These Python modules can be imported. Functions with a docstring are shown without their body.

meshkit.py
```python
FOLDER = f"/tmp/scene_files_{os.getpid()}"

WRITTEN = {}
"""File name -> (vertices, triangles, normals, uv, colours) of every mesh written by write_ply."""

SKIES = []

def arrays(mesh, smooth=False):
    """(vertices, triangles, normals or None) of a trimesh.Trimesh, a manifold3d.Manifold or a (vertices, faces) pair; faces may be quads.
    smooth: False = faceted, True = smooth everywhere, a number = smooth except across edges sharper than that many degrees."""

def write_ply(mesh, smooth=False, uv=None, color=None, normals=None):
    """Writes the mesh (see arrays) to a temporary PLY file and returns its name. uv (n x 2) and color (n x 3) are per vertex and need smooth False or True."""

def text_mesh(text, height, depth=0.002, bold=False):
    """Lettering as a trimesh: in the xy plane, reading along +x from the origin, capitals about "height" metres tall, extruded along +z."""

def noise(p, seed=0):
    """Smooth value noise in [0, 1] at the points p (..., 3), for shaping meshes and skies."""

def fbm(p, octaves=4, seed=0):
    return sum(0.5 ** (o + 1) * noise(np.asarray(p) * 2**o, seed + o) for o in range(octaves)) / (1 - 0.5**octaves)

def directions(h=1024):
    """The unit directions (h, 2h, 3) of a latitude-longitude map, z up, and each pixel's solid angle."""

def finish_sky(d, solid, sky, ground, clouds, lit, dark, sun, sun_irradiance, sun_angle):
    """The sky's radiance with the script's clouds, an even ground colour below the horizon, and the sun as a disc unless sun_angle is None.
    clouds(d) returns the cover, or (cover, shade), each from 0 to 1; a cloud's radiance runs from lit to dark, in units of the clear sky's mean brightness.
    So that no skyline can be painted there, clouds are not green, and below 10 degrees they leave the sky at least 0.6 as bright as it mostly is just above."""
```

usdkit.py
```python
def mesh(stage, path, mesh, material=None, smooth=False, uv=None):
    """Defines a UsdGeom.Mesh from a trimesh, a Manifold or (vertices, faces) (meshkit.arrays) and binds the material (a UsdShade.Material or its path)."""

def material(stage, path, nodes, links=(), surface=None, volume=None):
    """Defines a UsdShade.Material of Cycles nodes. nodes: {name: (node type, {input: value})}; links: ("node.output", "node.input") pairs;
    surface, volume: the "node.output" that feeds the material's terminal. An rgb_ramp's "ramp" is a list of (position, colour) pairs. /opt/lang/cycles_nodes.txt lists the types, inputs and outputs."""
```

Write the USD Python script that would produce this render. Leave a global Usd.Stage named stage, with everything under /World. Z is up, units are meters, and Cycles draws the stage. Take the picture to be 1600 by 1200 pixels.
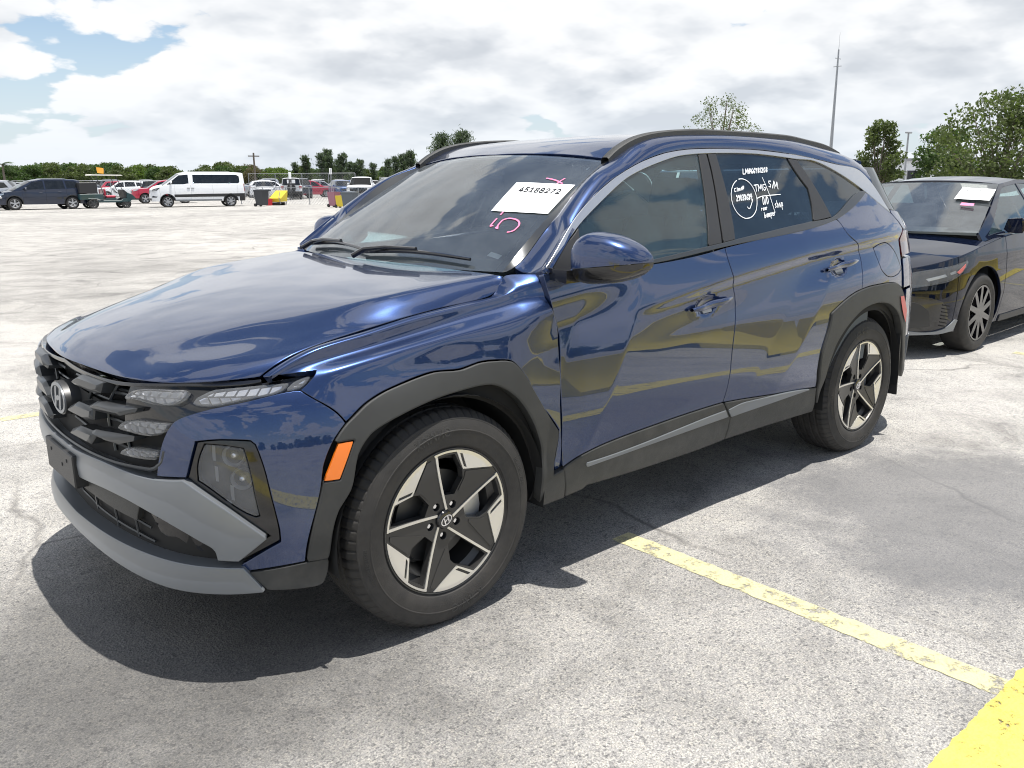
import math, random
import numpy as np
import trimesh, shapely, usdkit, meshkit
from shapely.geometry import Polygon, MultiPolygon, Point, box as sbox, LineString
from shapely import affinity
from shapely.ops import unary_union as _uu
from scipy.interpolate import CubicSpline, PchipInterpolator, RectBivariateSpline, LinearNDInterpolator
from scipy.ndimage import gaussian_filter
from pxr import Usd, UsdGeom, UsdLux, UsdShade, Sdf, Gf, Vt
import mapbox_earcut

stage = Usd.Stage.CreateInMemory()
UsdGeom.SetStageUpAxis(stage, UsdGeom.Tokens.z); UsdGeom.SetStageMetersPerUnit(stage, 1.0)
UsdGeom.Xform.Define(stage, '/World'); UsdGeom.Scope.Define(stage, '/World/Looks')
PI = math.pi
def unary_union(g): return _uu([q.buffer(0) for q in g])
# ------------------------------------------------------------------ camera, sky, sun, exposure
CAM, YAW, PITCH, ROLL = (1.5364, 2.9395, 1.4235), -2.2955, -.2343, -.0048
EXPOSURE = 0.44
SKY, SUN, CLOUD, HORIZON, CLOUD_SEED, CLOUD_T, CLOUD_LOW = .105, 1.25, (6.9, 7.0, 7.1), (5.0, 5.7, 6.4), 2.3, .370, .23
SUN_TO = np.array([-.10, .14, 1.0]); SUN_TO /= np.linalg.norm(SUN_TO)
def _cam():
    f = np.array([math.cos(PITCH)*math.cos(YAW), math.cos(PITCH)*math.sin(YAW), math.sin(PITCH)])
    r = np.array([math.sin(YAW), -math.cos(YAW), 0]); u = np.cross(r, f)
    r2, u2 = r*math.cos(ROLL) + u*math.sin(ROLL), -r*math.sin(ROLL) + u*math.cos(ROLL)
    c = UsdGeom.Camera.Define(stage, '/World/camera')
    M = Gf.Matrix4d(*r2, 0, *u2, 0, *(-f), 0, *CAM, 1)
    c.AddTransformOp().Set(M)
    c.CreateHorizontalApertureAttr(36.0); c.CreateVerticalApertureAttr(27.0); c.CreateFocalLengthAttr(36.0 * 1321.4 / 1600)
    c.CreateClippingRangeAttr(Gf.Vec2f(.05, 3000)); c.CreateExposureAttr(EXPOSURE)
_cam()
SUN_EL, SUN_ROT = math.asin(SUN_TO[2]), math.atan2(SUN_TO[0], SUN_TO[1])
def _light():
    d = UsdLux.DomeLight.Define(stage, '/World/sky'); p = d.GetPrim()
    p.SetCustomDataByKey('kind', 'structure')
    mr = lambda a, b, c, d, s=True: ('map_range', {'range_type': 'smoothstep' if s else 'linear', 'from_min': a, 'from_max': b, 'to_min': c, 'to_max': d, 'clamp': True})
    N = {'co': ('texture_coordinate', {}), 'sep': ('separate_xyz', {}), 'zc': ('math', {'math_type': 'maximum', 'value2': 0.0}), 'za': ('math', {'math_type': 'add', 'value2': .30}),
         'dx': ('math', {'math_type': 'divide'}), 'dy': ('math', {'math_type': 'divide'}), 'cv': ('combine_xyz', {'z': CLOUD_SEED}), 'up': ('vector_math', {'math_type': 'multiply', 'vector2': (.93, .93, 1.0)}), 'zl': mr(.38, .72, CLOUD_LOW, 0.0),
         'sky': ('sky_texture', {'sky_type': 'single_scattering', 'sun_disc': False, 'sun_elevation': SUN_EL, 'sun_rotation': SUN_ROT, 'altitude': 5.0, 'air_density': 1.0, 'aerosol_density': .6, 'ozone_density': 1.6}),
         'hz': mr(-.02, .22, .85, 0), 'hmix': ('mix', {'color2': HORIZON}), 'lowc': mr(-.02, .15, .5, 0), 'lmix': ('mix', {'color2': HORIZON}), 'mix': ('mix', {}), 'bg': ('background_shader', {'strength': SKY}),
         'df': ('math', {'math_type': 'subtract'}), 'sd': ('math', {'math_type': 'multiply_add', 'value2': 2.7, 'value3': .05}), 'th': mr(CLOUD_T + .05, CLOUD_T + .30, .0, .45), 'sa': ('math', {'math_type': 'add', 'use_clamp': True}),
         'sh': ('rgb_ramp', {'ramp': [(0, (1.05, 1.05, 1.05)), (.3, (.97, .975, .985)), (.6, (.84, .86, .89)), (1, (.68, .71, .755))]}), 'cl': ('mix', {'mix_type': 'multiply', 'fac': 1.0, 'color2': CLOUD}), 'cov': mr(CLOUD_T - .005, CLOUD_T + .055, 0, 1)}
    N['ya'] = mr(-.25, .45, 1, .12); N['zy'] = ('math', {'math_type': 'multiply'})      # the cloud bank stands on the far side; the car's windows mirror the clearer half
    L = [('co.generated', 'sep.vector'), ('sep.z', 'zc.value1'), ('zc.value', 'za.value1'), ('sep.x', 'dx.value1'), ('za.value', 'dx.value2'), ('sep.y', 'dy.value1'), ('za.value', 'dy.value2'), ('dx.value', 'cv.x'), ('dy.value', 'cv.y'), ('cv.vector', 'up.vector1'), ('zc.value', 'zl.value'), ('sep.y', 'ya.value'), ('zl.result', 'zy.value1'), ('ya.result', 'zy.value2')]
    for q, vec in (('a', 'cv.vector'), ('b', 'up.vector')):       # cloud density here, and a little nearer the zenith (for the lit tops and grey undersides)
        N.update({q + 'n': ('noise_texture', {'scale': .95, 'detail': 3, 'roughness': .5}), q + 'w': ('noise_texture', {'scale': 3.2, 'detail': 5, 'roughness': .6}), q + 'wv': ('vector_math', {'math_type': 'multiply_add', 'vector2': (.20, .20, .0)}),
                  q + 'v': ('voronoi_texture', {'feature': 'f1', 'scale': 3.1, 'detail': 2, 'roughness': .5, 'lacunarity': 2.3}), q + 'f': ('noise_texture', {'scale': 7.5, 'detail': 6, 'roughness': .62}),
                  q + '1': ('math', {'math_type': 'multiply_add', 'value2': .95}), q + '2': ('math', {'math_type': 'multiply_add', 'value2': -.42, 'value3': .16}), q + '3': ('math', {'math_type': 'multiply_add', 'value2': .22}), q + 'd': ('math', {'math_type': 'add'})})
        L += [(vec, q + 'n.vector'), (vec, q + 'w.vector'), (q + 'w.color', q + 'wv.vector1'), (vec, q + 'wv.vector3'), (q + 'wv.vector', q + 'v.vector'), (vec, q + 'f.vector'), (q + 'v.distance', q + '2.value1'),
              (q + 'n.fac', q + '1.value1'), (q + '2.value', q + '1.value3'), (q + 'f.fac', q + '3.value1'), (q + '1.value', q + '3.value3'), (q + '3.value', q + 'd.value1'), ('zy.value', q + 'd.value2')]
    L += [('ad.value', 'cov.value'), ('bd.value', 'df.value1'), ('ad.value', 'df.value2'), ('df.value', 'sd.value1'), ('ad.value', 'th.value'), ('sd.value', 'sa.value1'), ('th.result', 'sa.value2'), ('sa.value', 'sh.fac'), ('sh.color', 'cl.color1'),
          ('sep.z', 'hz.value'), ('hz.result', 'hmix.fac'), ('sky.color', 'hmix.color1'), ('sep.z', 'lowc.value'), ('lowc.result', 'lmix.fac'), ('cl.color', 'lmix.color1'), ('hmix.color', 'mix.color1'), ('lmix.color', 'mix.color2'), ('cov.result', 'mix.fac'), ('mix.color', 'bg.color')]
    m = usdkit.material(stage, '/World/Looks/sky', N, L, surface='bg.background')
    UsdShade.MaterialBindingAPI.Apply(p).Bind(m)
    s = UsdLux.DistantLight.Define(stage, '/World/sun')
    s.CreateIntensityAttr(SUN); s.CreateAngleAttr(.53); s.CreateNormalizeAttr(True); s.CreateColorAttr(Gf.Vec3f(1, .965, .91))
    z = SUN_TO; x = np.cross([0, 1, 0], z); x /= np.linalg.norm(x); y = np.cross(z, x)
    s.AddTransformOp().Set(Gf.Matrix4d(*x, 0, *y, 0, *z, 0, 0, 0, 50, 1))

_light()

# ------------------------------------------------------------------ helpers
def arr3(a): return Vt.Vec3fArray.FromNumpy(np.ascontiguousarray(a, np.float32))
_used = {}
def numbered(path):
    k = _used.get(path, -1) + 1; _used[path] = k
    return path if k == 0 else numbered(f'{path}_{k:03d}')
def put(path, V, F, mat, N=None):
    path = numbered(path); m = UsdGeom.Mesh.Define(stage, path)
    m.CreatePointsAttr(arr3(V)); m.CreateFaceVertexCountsAttr(Vt.IntArray.FromNumpy(np.full(len(F), 3, np.int32)))
    m.CreateFaceVertexIndicesAttr(Vt.IntArray.FromNumpy(np.ascontiguousarray(F, np.int32).ravel())); m.CreateSubdivisionSchemeAttr('none')
    if N is not None: m.CreateNormalsAttr(arr3(N)); m.SetNormalsInterpolation('vertex')
    UsdShade.MaterialBindingAPI.Apply(m.GetPrim()).Bind(UsdShade.Material.Get(stage, '/World/Looks/' + mat))
    return m.GetPrim()
def join(parts):
    V, F, N, o = [], [], [], 0
    for p in parts:
        v, f, n = p if isinstance(p, tuple) and len(p) == 3 else meshkit.arrays(p, 35)
        if n is None: v, f, n = meshkit.arrays((v, f), 35)
        V.append(v); F.append(np.asarray(f) + o); N.append(n); o += len(v)
    return np.vstack(V), np.vstack(F), np.vstack(N)
def obj(name, parts, mat, parent='/World'):
    if not isinstance(parent, str): parent = str(parent.GetPath())
    if not isinstance(parts, list): parts = [parts]
    V, F, N = join(parts); return put(f'{parent}/{name}', V, F, mat, N)
def thing(name, label, cat, loc=(0, 0, 0), rz=0, group=None, scale=None):
    path = numbered('/World/' + name); x = UsdGeom.Xform.Define(stage, path)
    x.AddTranslateOp().Set(Gf.Vec3d(*map(float, loc)))
    if rz: x.AddRotateZOp().Set(float(rz))
    if scale: x.AddScaleOp().Set(Gf.Vec3f(*scale))
    return tag(x.GetPrim(), label, cat, group)
def tag(p, label=None, cat=None, group=None, kind=None):
    for k, v in (('label', label), ('category', cat), ('group', group), ('kind', kind)):
        if v: p.SetCustomDataByKey(k, v)
    return p
def copy_of(src, label, loc, rz=0, group=None, cat=None, scale=None):
    was = src.GetCustomData()
    base = src.GetName().rstrip('0123456789').rstrip('_')
    p = thing(base, label, cat or was.get('category'), loc, rz, group or was.get('group'), scale)
    p.GetReferences().AddInternalReference(src.GetPath()); p.SetInstanceable(True); return p
def bx(x0, x1, y0, y1, z0, z1, b=0):
    if b:
        import manifold3d as m3
        pts = [(x, y, z) for x in (x0, x1) for y in (y0, y1) for z in (z0, z1)]
        c = np.array([(x0+x1)/2, (y0+y1)/2, (z0+z1)/2]); q = []
        for p in pts:
            s = np.sign(c - np.array(p))
            for k in range(3):
                e = np.array(p, float)
                for j in range(3):
                    if j != k: e[j] += s[j] * b
                q.append(e)
        return trimesh.convex.convex_hull(np.array(q))
    return trimesh.creation.box(bounds=[(x0, y0, z0), (x1, y1, z1)])
def hull(pts): return trimesh.convex.convex_hull(np.array(pts, float))
def cyl(p, q, r, n=16, r2=None):
    p, q = np.array(p, float), np.array(q, float); d = q - p; L = np.linalg.norm(d); d /= L
    a = np.cross(d, [0, 0, 1] if abs(d[2]) < .9 else [1, 0, 0]); a /= np.linalg.norm(a); b = np.cross(d, a)
    t = np.arange(n) / n * 2 * PI; c = np.outer(np.cos(t), a) + np.outer(np.sin(t), b)
    V = np.vstack([p + c * r, q + c * (r if r2 is None else r2), [p, q]]); i = np.arange(n); j = (i + 1) % n
    F = np.vstack([np.c_[i, j, n + j], np.c_[i, n + j, n + i], np.c_[i * 0 + 2 * n, j, i], np.c_[i * 0 + 2 * n + 1, n + i, n + j]])
    return trimesh.Trimesh(V, F, process=False)
def tube(pts, r, n=8):
    P = np.array(pts, float); T = np.gradient(P, axis=0); T /= np.linalg.norm(T, axis=1)[:, None]
    up = np.array([0, 0, 1.]) if abs(T[:, 2]).max() < .95 else np.array([1., 0, 0]); V = []
    a = np.arange(n) / n * 2 * PI; R = np.broadcast_to(np.asarray(r, float), len(P))
    for p, t, rr in zip(P, T, R):
        x = np.cross(t, up); x /= np.linalg.norm(x); y = np.cross(x, t); V.append(p + rr * (np.outer(np.cos(a), x) + np.outer(np.sin(a), y)))
    m = len(P); V = np.vstack(V + [P[:1], P[-1:]]); F = []
    for k in range(m - 1):
        for i in range(n):
            j = (i + 1) % n; F += [(k*n+i, (k+1)*n+i, (k+1)*n+j), (k*n+i, (k+1)*n+j, k*n+j)]
    for i in range(n): F += [(m*n, i, (i+1) % n), (m*n+1, (m-1)*n+(i+1) % n, (m-1)*n+i)]
    return trimesh.Trimesh(V, F, process=False)
def revolve(prof, n=64, axis='y', smooth=40):
    """prof: (radius, along-axis) points; turns about the y axis"""
    P = np.array(prof, float); a = np.arange(n) / n * 2 * PI; m = len(P)
    V = np.stack([np.outer(P[:, 0], np.cos(a)), np.repeat(P[:, 1:2], n, 1), np.outer(P[:, 0], np.sin(a))], -1).reshape(-1, 3); F = []
    i = np.arange(n); j = (i + 1) % n
    for k in range(m - 1): F += [np.c_[k*n+i, k*n+j, (k+1)*n+j], np.c_[k*n+i, (k+1)*n+j, (k+1)*n+i]]
    return trimesh.Trimesh(V, np.vstack(F), process=False)
def extr(poly, h, z0=0):
    ms = [trimesh.creation.extrude_polygon(g, h, engine='earcut') for g in (poly.geoms if hasattr(poly, 'geoms') else [poly]) if g.area > 1e-9]
    m = trimesh.util.concatenate(ms); m.apply_translation((0, 0, z0)); return m
def moved(m, loc=(0, 0, 0), rz=0, ry=0, rx=0, s=1):
    m = m.copy(); T = trimesh.transformations
    M = T.translation_matrix(loc) @ T.rotation_matrix(math.radians(rz), (0, 0, 1)) @ T.rotation_matrix(math.radians(ry), (0, 1, 0)) @ T.rotation_matrix(math.radians(rx), (1, 0, 0))
    m.apply_scale(s); m.apply_transform(M); return m
def tris(poly):
    r = [np.array(poly.exterior.coords)[:-1]] + [np.array(i.coords)[:-1] for i in poly.interiors]
    v = np.vstack(r); e = np.cumsum([len(x) for x in r]).astype(np.uint32)
    return v, mapbox_earcut.triangulate_float64(v, e).reshape(-1, 3)
def smooth_poly(P, ang=34, step=.012):
    P = np.array(P, float); d = np.hypot(*(P - np.roll(P, 1, 0)).T); P = P[d > 1e-4]; n = len(P)
    a = P - np.roll(P, 1, 0); b = np.roll(P, -1, 0) - P
    turn = np.degrees(np.abs(np.angle(np.exp(1j * (np.arctan2(b[:, 1], b[:, 0]) - np.arctan2(a[:, 1], a[:, 0]))))))
    C = np.where(turn > ang)[0]
    if len(C) == 0: C = np.array([0])
    out = []
    for k, c in enumerate(C):
        e = C[(k + 1) % len(C)]; idx = np.arange(c, e + 1 if e > c else e + n + 1) % n; Q = P[idx]
        s = np.r_[0, np.cumsum(np.hypot(*np.diff(Q, axis=0).T))]; m = max(1, int(s[-1] / step))
        if len(Q) == 2: out.append(Q[:1]); continue
        t = np.unique(np.r_[s, np.linspace(0, s[-1], m + 1)])[:-1]
        f = PchipInterpolator(s, Q) if len(Q) == 3 else CubicSpline(s, Q)
        q = f(t); lin = np.stack([np.interp(t, s, Q[:, i]) for i in (0, 1)], 1); out.append(q * .8 + lin * .2)
    return np.vstack(out)
def surface_normals(fn, P, h=.002):
    a = fn(P[:, 0] + h, P[:, 1]) - fn(P[:, 0] - h, P[:, 1]); b = fn(P[:, 0], P[:, 1] + h) - fn(P[:, 0], P[:, 1] - h)
    n = np.cross(a, b); return n / np.maximum(np.linalg.norm(n, axis=1), 1e-12)[:, None]
def panel(fn, poly, off=0.0, gap=.002, thick=.022, res=.025, sgn=1, smooth=34, scale=(1, 1), bev=.0018, crown=0):
    """a sheet-metal panel: the polygon (parameters, metres after scale) laid on the surface fn, with bevelled edges turned inward"""
    sc = np.array(scale, float); g = lambda u, v: fn(u / sc[0], v / sc[1])
    P = poly if isinstance(poly, (Polygon, MultiPolygon)) else Polygon(smooth_poly(np.array(poly) * sc, smooth) if smooth else np.array(poly) * sc).buffer(0)
    P = P.buffer(-gap - bev, join_style=2) if gap + bev > 0 else P
    out = []
    for P in (P.geoms if hasattr(P, 'geoms') else [P]):
        if P.area < 1e-6: continue
        x0, y0, x1, y1 = P.bounds; xs = np.arange(math.floor(x0/res), math.ceil(x1/res) + 1) * res; ys = np.arange(math.floor(y0/res), math.ceil(y1/res) + 1) * res
        cx, cy = np.meshgrid(xs[:-1], ys[:-1]); cells = shapely.box(cx.ravel(), cy.ravel(), cx.ravel() + res, cy.ravel() + res)
        shapely.prepare(P); ins = shapely.contains(P, cells); hit = shapely.intersects(P, cells) & ~ins
        V, F, o = [], [], 0
        for c in cells[ins]:
            a, b, c2, d = c.bounds; V.append([(a, b), (c2, b), (c2, d), (a, d)]); F.append([(o, o+1, o+2), (o, o+2, o+3)]); o += 4
        for q in shapely.intersection(P, cells[hit]):
            for q in (q.geoms if hasattr(q, 'geoms') else [q]):
                if q.geom_type != 'Polygon' or q.area < 1e-9: continue
                v, f = tris(q); V.append(v); F.append(f + o); o += len(v)
        V = np.vstack([np.array(v) for v in V]); F = np.vstack([np.array(f) for f in F])
        key = np.round(V, 6); _, i, inv = np.unique(key, axis=0, return_index=True, return_inverse=True); V = V[i]; F = inv.ravel()[F]
        F = F[(F[:, 0] != F[:, 1]) & (F[:, 1] != F[:, 2]) & (F[:, 0] != F[:, 2])]
        e1, e2 = V[F[:, 1]] - V[F[:, 0]], V[F[:, 2]] - V[F[:, 0]]; fl = (e1[:, 0]*e2[:, 1] - e1[:, 1]*e2[:, 0]) * sgn < 0; F[fl] = F[fl][:, ::-1]
        n = surface_normals(g, V) * sgn; o_ = off
        if crown:
            dist = shapely.distance(P.exterior, shapely.points(V)); o_ = off + crown * (1 - np.exp(-dist / .03))[:, None]
        X = g(V[:, 0], V[:, 1]) + n * o_
        if crown: _, _, n = meshkit.arrays((X, F), True)
        out.append((X, F, n))
        if thick > 0:
            for ri, rg in enumerate([P.exterior, *P.interiors]):
                L = shapely.segmentize(rg, res * .6); c = np.array(L.coords)[:-1]
                if (rg.is_ccw) != (ri == 0): c = c[::-1]
                t = np.roll(c, -1, 0) - np.roll(c, 1, 0); t /= np.maximum(np.hypot(*t.T), 1e-9)[:, None]; no = np.c_[t[:, 1], -t[:, 0]]
                nn = surface_normals(g, c) * sgn; b0 = g(c[:, 0], c[:, 1]) + nn * off
                c2 = c + no * bev; b1 = g(c2[:, 0], c2[:, 1]) + nn * (off - bev); b2 = b1 - nn * thick
                o3 = b1 - b0; o3 -= nn * (o3 * nn).sum(1)[:, None]; o3 /= np.maximum(np.linalg.norm(o3, axis=1), 1e-9)[:, None]
                m = len(c); i = np.arange(m); j = (i + 1) % m
                Vs = np.vstack([b0, b1, b1, b2]); Ns = np.vstack([nn, (nn + o3) / 1.414, o3, o3])
                F = np.vstack([np.c_[i, m+i, m+j], np.c_[i, m+j, j], np.c_[2*m+i, 3*m+i, 3*m+j], np.c_[2*m+i, 3*m+j, 2*m+j]])
                if sgn < 0: F = F[:, ::-1]
                out.append((Vs, F, Ns))
    return out
def mirror(parts):
    r = []
    for V, F, N in parts: r.append((V * (1, -1, 1), F[:, ::-1], N * (1, -1, 1)))
    return r
# ------------------------------------------------------------------ body surfaces of the blue crossover (metres, x forward, y left, front axle at x = 0)
PLAN = np.array([(0.878,0),(0.870,.25),(0.832,.48),(0.765,.645),(0.652,.775),(0.50,.865),(0.35,.908),(0.1,.928),(-.4,.926),(-1.0,.921),(-1.6,.921),(-2.2,.928),(-2.75,.932),(-3.12,.907),(-3.38,.85),(-3.57,.74),(-3.68,.55),(-3.735,.3),(-3.745,0)])
_d = np.r_[0, np.cumsum(np.hypot(*np.diff(PLAN, axis=0).T))]
_cx = CubicSpline(_d, PLAN[:, 0], bc_type=((1, 0), (1, 0))); _cy = CubicSpline(_d, PLAN[:, 1], bc_type=((1, 1), (1, -1)))
UM = float(_d[-1])
ZL = np.array([.16,.26,.36,.50,.65,.80,.90,1.0,1.15,1.30,1.45,1.60])
STN = [(0, [.10,.012,.018,.0,.004,.012,.03,.30,.5,.7,.8,.9]),
    (2, [.10,.012,.02,.0,.004,.012,.035,.30,.5,.7,.8,.9]),
    (4, [.07,.02,.012,0,.003,.028,.10,.24,.4,.6,.7,.8]),
    (6, [.05,.02,.010,0,.004,.03,.09,.22,.3,.4,.5,.6]),
    (8, [.12,.07,.032,.013,.0005,.005,.017,.034,.065,.126,.19,.26]),
    (10,[.12,.07,.032,.013,.0005,.005,.016,.032,.060,.120,.186,.255]),
    (11,[.12,.07,.03,.011,.0005,.004,.013,.027,.055,.114,.18,.25]),
    (13,[.08,.04,.02,.005,.0,.002,.010,.024,.05,.12,.195,.28]),
    (15,[.06,.03,.01,.005,.005,.012,.022,.045,.085,.20,.33,.48]),
    (18,[.06,.03,.0,.0,.03,.06,.07,.09,.13,.26,.42,.6])]
_zz = np.linspace(.12, 1.62, 151)
_gu = np.linspace(0, UM, 400)
_IT = RectBivariateSpline(_gu, _zz, PchipInterpolator(np.array([_d[a] for a, _ in STN]), PchipInterpolator(ZL, np.array([b for _, b in STN]).T)(np.clip(_zz, .16, 1.6)).T)(_gu), kx=3, ky=3, s=0)
def _seg(a, b, n):
    t = np.linspace(0, 1, n)[:, None]; return np.array(a) * (1 - t) + np.array(b) * t
# pressed facets of the doors: outward offset over (x, z), from creases as plane and ridge functions
def _facets():
    gx, gz = np.arange(-3.7, .9, .008), np.arange(.2, 1.62, .008); X, Z = np.meshgrid(gx, gz, indexing='ij')
    def along(x, pts): a = np.array(sorted(pts)); return np.interp(x, a[:, 0], a[:, 1])
    ss = lambda v: np.clip(v, 0, 1) ** 2 * (3 - 2 * np.clip(v, 0, 1))
    D1 = X - along(Z, [(.40, -.59), (.960, -.90), (1.3, -1.09)])           # > 0 ahead of the front diagonal
    D2 = along(Z, [(.46, -1.60), (.81, -1.91), (1.03, -2.11), (1.3, -2.36)]) - X   # > 0 behind the rear diagonal
    T = Z - along(X, [(-.90, .960), (-.46, .915), (-.2, .895), (.3, .86)])
    FA = -.075 * np.clip(D1, 0, .30) * ss((.35 - X) / .5)
    low = ss((Z - .40) / .10)
    A = np.where(D1 > 0, np.where(T < 0, FA * low, FA * (1 - ss(T / .13))), 0) * ss((.25 - X) / .3)
    zk = along(X, [(-3.3, 1.165), (-3.1, 1.155), (-2.14, 1.095), (-1.5, 1.03), (-1.0, .972), (-.5, .93)]); ak = along(X, [(-3.35, .004), (-2.9, .012), (-2.1, .017), (-1.5, .012), (-1.0, .004), (-.85, 0)])
    h = Z - zk; K = ak * np.where(h > 0, 1 - ss(h / .16), 1 - 1.45 * ss(-h / .045) + .45 * ss((-h - .045) / .16))
    b = np.clip((Z - .42) / np.maximum(zk - .03 - .42, .1), 0, 1); wdt = np.clip(-D1 / np.maximum(-D1 - D2, .05), 0, 1)
    M = -.010 * np.sin(PI * wdt) ** .8 * ss(b / .22) * ss((1 - b) / .22) * (D1 <= 0) * (D2 <= 0)
    N = .062 * np.clip(D2, 0, .24) * (D2 > 0) * ss((zk - .02 - Z) / .16) * low * ss((X + 3.2) / .5)
    G = gaussian_filter(A + K + M + N, .8)
    for hx, hz in ((-1.345, .926), (-2.385, 1.007)):                       # finger bowls behind the door handles
        q = ((X - hx) / .080) ** 2 + ((Z - hz - .004 + (X - hx) * .08) / .040) ** 2; G -= .019 * np.clip(1 - q, 0, 1) ** .9
    return RectBivariateSpline(gx, gz, G, kx=2, ky=2, s=0)
_FAC = _facets()
def ring(u, z):
    u = np.asarray(u, float); z = np.asarray(z, float)
    x, y = _cx(u), _cy(u); tx, ty = _cx(u, 1), _cy(u, 1); L = np.hypot(tx, ty)
    nx, ny = ty / L, -tx / L
    i = _IT.ev(u, z) - np.where((x < .55), _FAC.ev(np.clip(x, -3.69, .88), z), 0) * np.clip((.55 - x) / .3, 0, 1)
    return np.stack([x - nx * i, y - ny * i, z + 0 * u], -1)
def skin(lines, kx=3):
    """surface through longitudinal 3D lines: s in [0,1] along, t in [0, n-1] across"""
    A = np.array(lines, float); n, m = A.shape[:2]
    al = PchipInterpolator(np.linspace(0, 1, m), A, axis=1)
    def f(s, t):
        s, t = np.broadcast_arrays(np.asarray(s, float), np.asarray(t, float))
        shp = s.shape; s = s.ravel(); t = t.ravel()
        V = al(s)                                        # n, k, 3
        V = PchipInterpolator(np.arange(n), V, axis=0)
        out = np.empty((len(s), 3)); i = np.clip(t.astype(int), 0, n - 2)
        c = V.c                                          # 4, n-1, k, 3
        k = np.arange(len(s)); d = (t - i)[:, None]
        out = ((c[0, i, k] * d + c[1, i, k]) * d + c[2, i, k]) * d + c[3, i, k]
        return out.reshape(shp + (3,))
    return f
_H = [[(.853,0,.886),(.80,0,.93),(.65,0,.985),(.4,0,1.04),(.1,0,1.085),(-.15,0,1.110),(-.31,0,1.124)],
      [(.835,.22,.885),(.775,.23,.929),(.63,.24,.982),(.38,.26,1.037),(.09,.29,1.083),(-.155,.31,1.109),(-.315,.32,1.123)],
      [(.806,.40,.884),(.73,.41,.925),(.59,.425,.974),(.35,.47,1.031),(.08,.51,1.079),(-.16,.55,1.106),(-.322,.57,1.121)],
      [(.745,.575,.886),(.675,.56,.925),(.52,.555,.966),(.32,.595,1.022),(.07,.67,1.077),(-.17,.692,1.102),(-.345,.70,1.117)],
      [(.66,.665,.889),(.59,.665,.926),(.455,.67,.962),(.27,.70,1.008),(.03,.728,1.060),(-.21,.738,1.084),(-.356,.722,1.114)],
      [(.532,.742,.897),(.45,.749,.941),(.33,.759,.975),(.155,.767,1.004),(-.065,.770,1.031),(-.285,.768,1.050),(-.368,.742,1.112)]]
_H = [[tuple(np.array(p) * (1, -1, 1)) for p in l] for l in _H[:0:-1]] + _H
hood = skin(_H)                       # t from 0 (right edge) to 10 (left edge)
def _onring(x, z):
    g = np.linspace(0, UM, 4000); return ring(np.interp(-x, -_cx(g), g), z)
_FX = [.53,.44,.33,.18,.0,-.17,-.285,-.34,-.385,-.47]
_F0 = [(.532,.745,.894),(.467,.750,.930),(.375,.758,.963),(.20,.770,.992),(.02,.772,1.020),(-.17,.772,1.039),(-.285,.770,1.048),(-.338,.757,1.08),(-.378,.748,1.119),(-.500,.866,1.128)]
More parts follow.
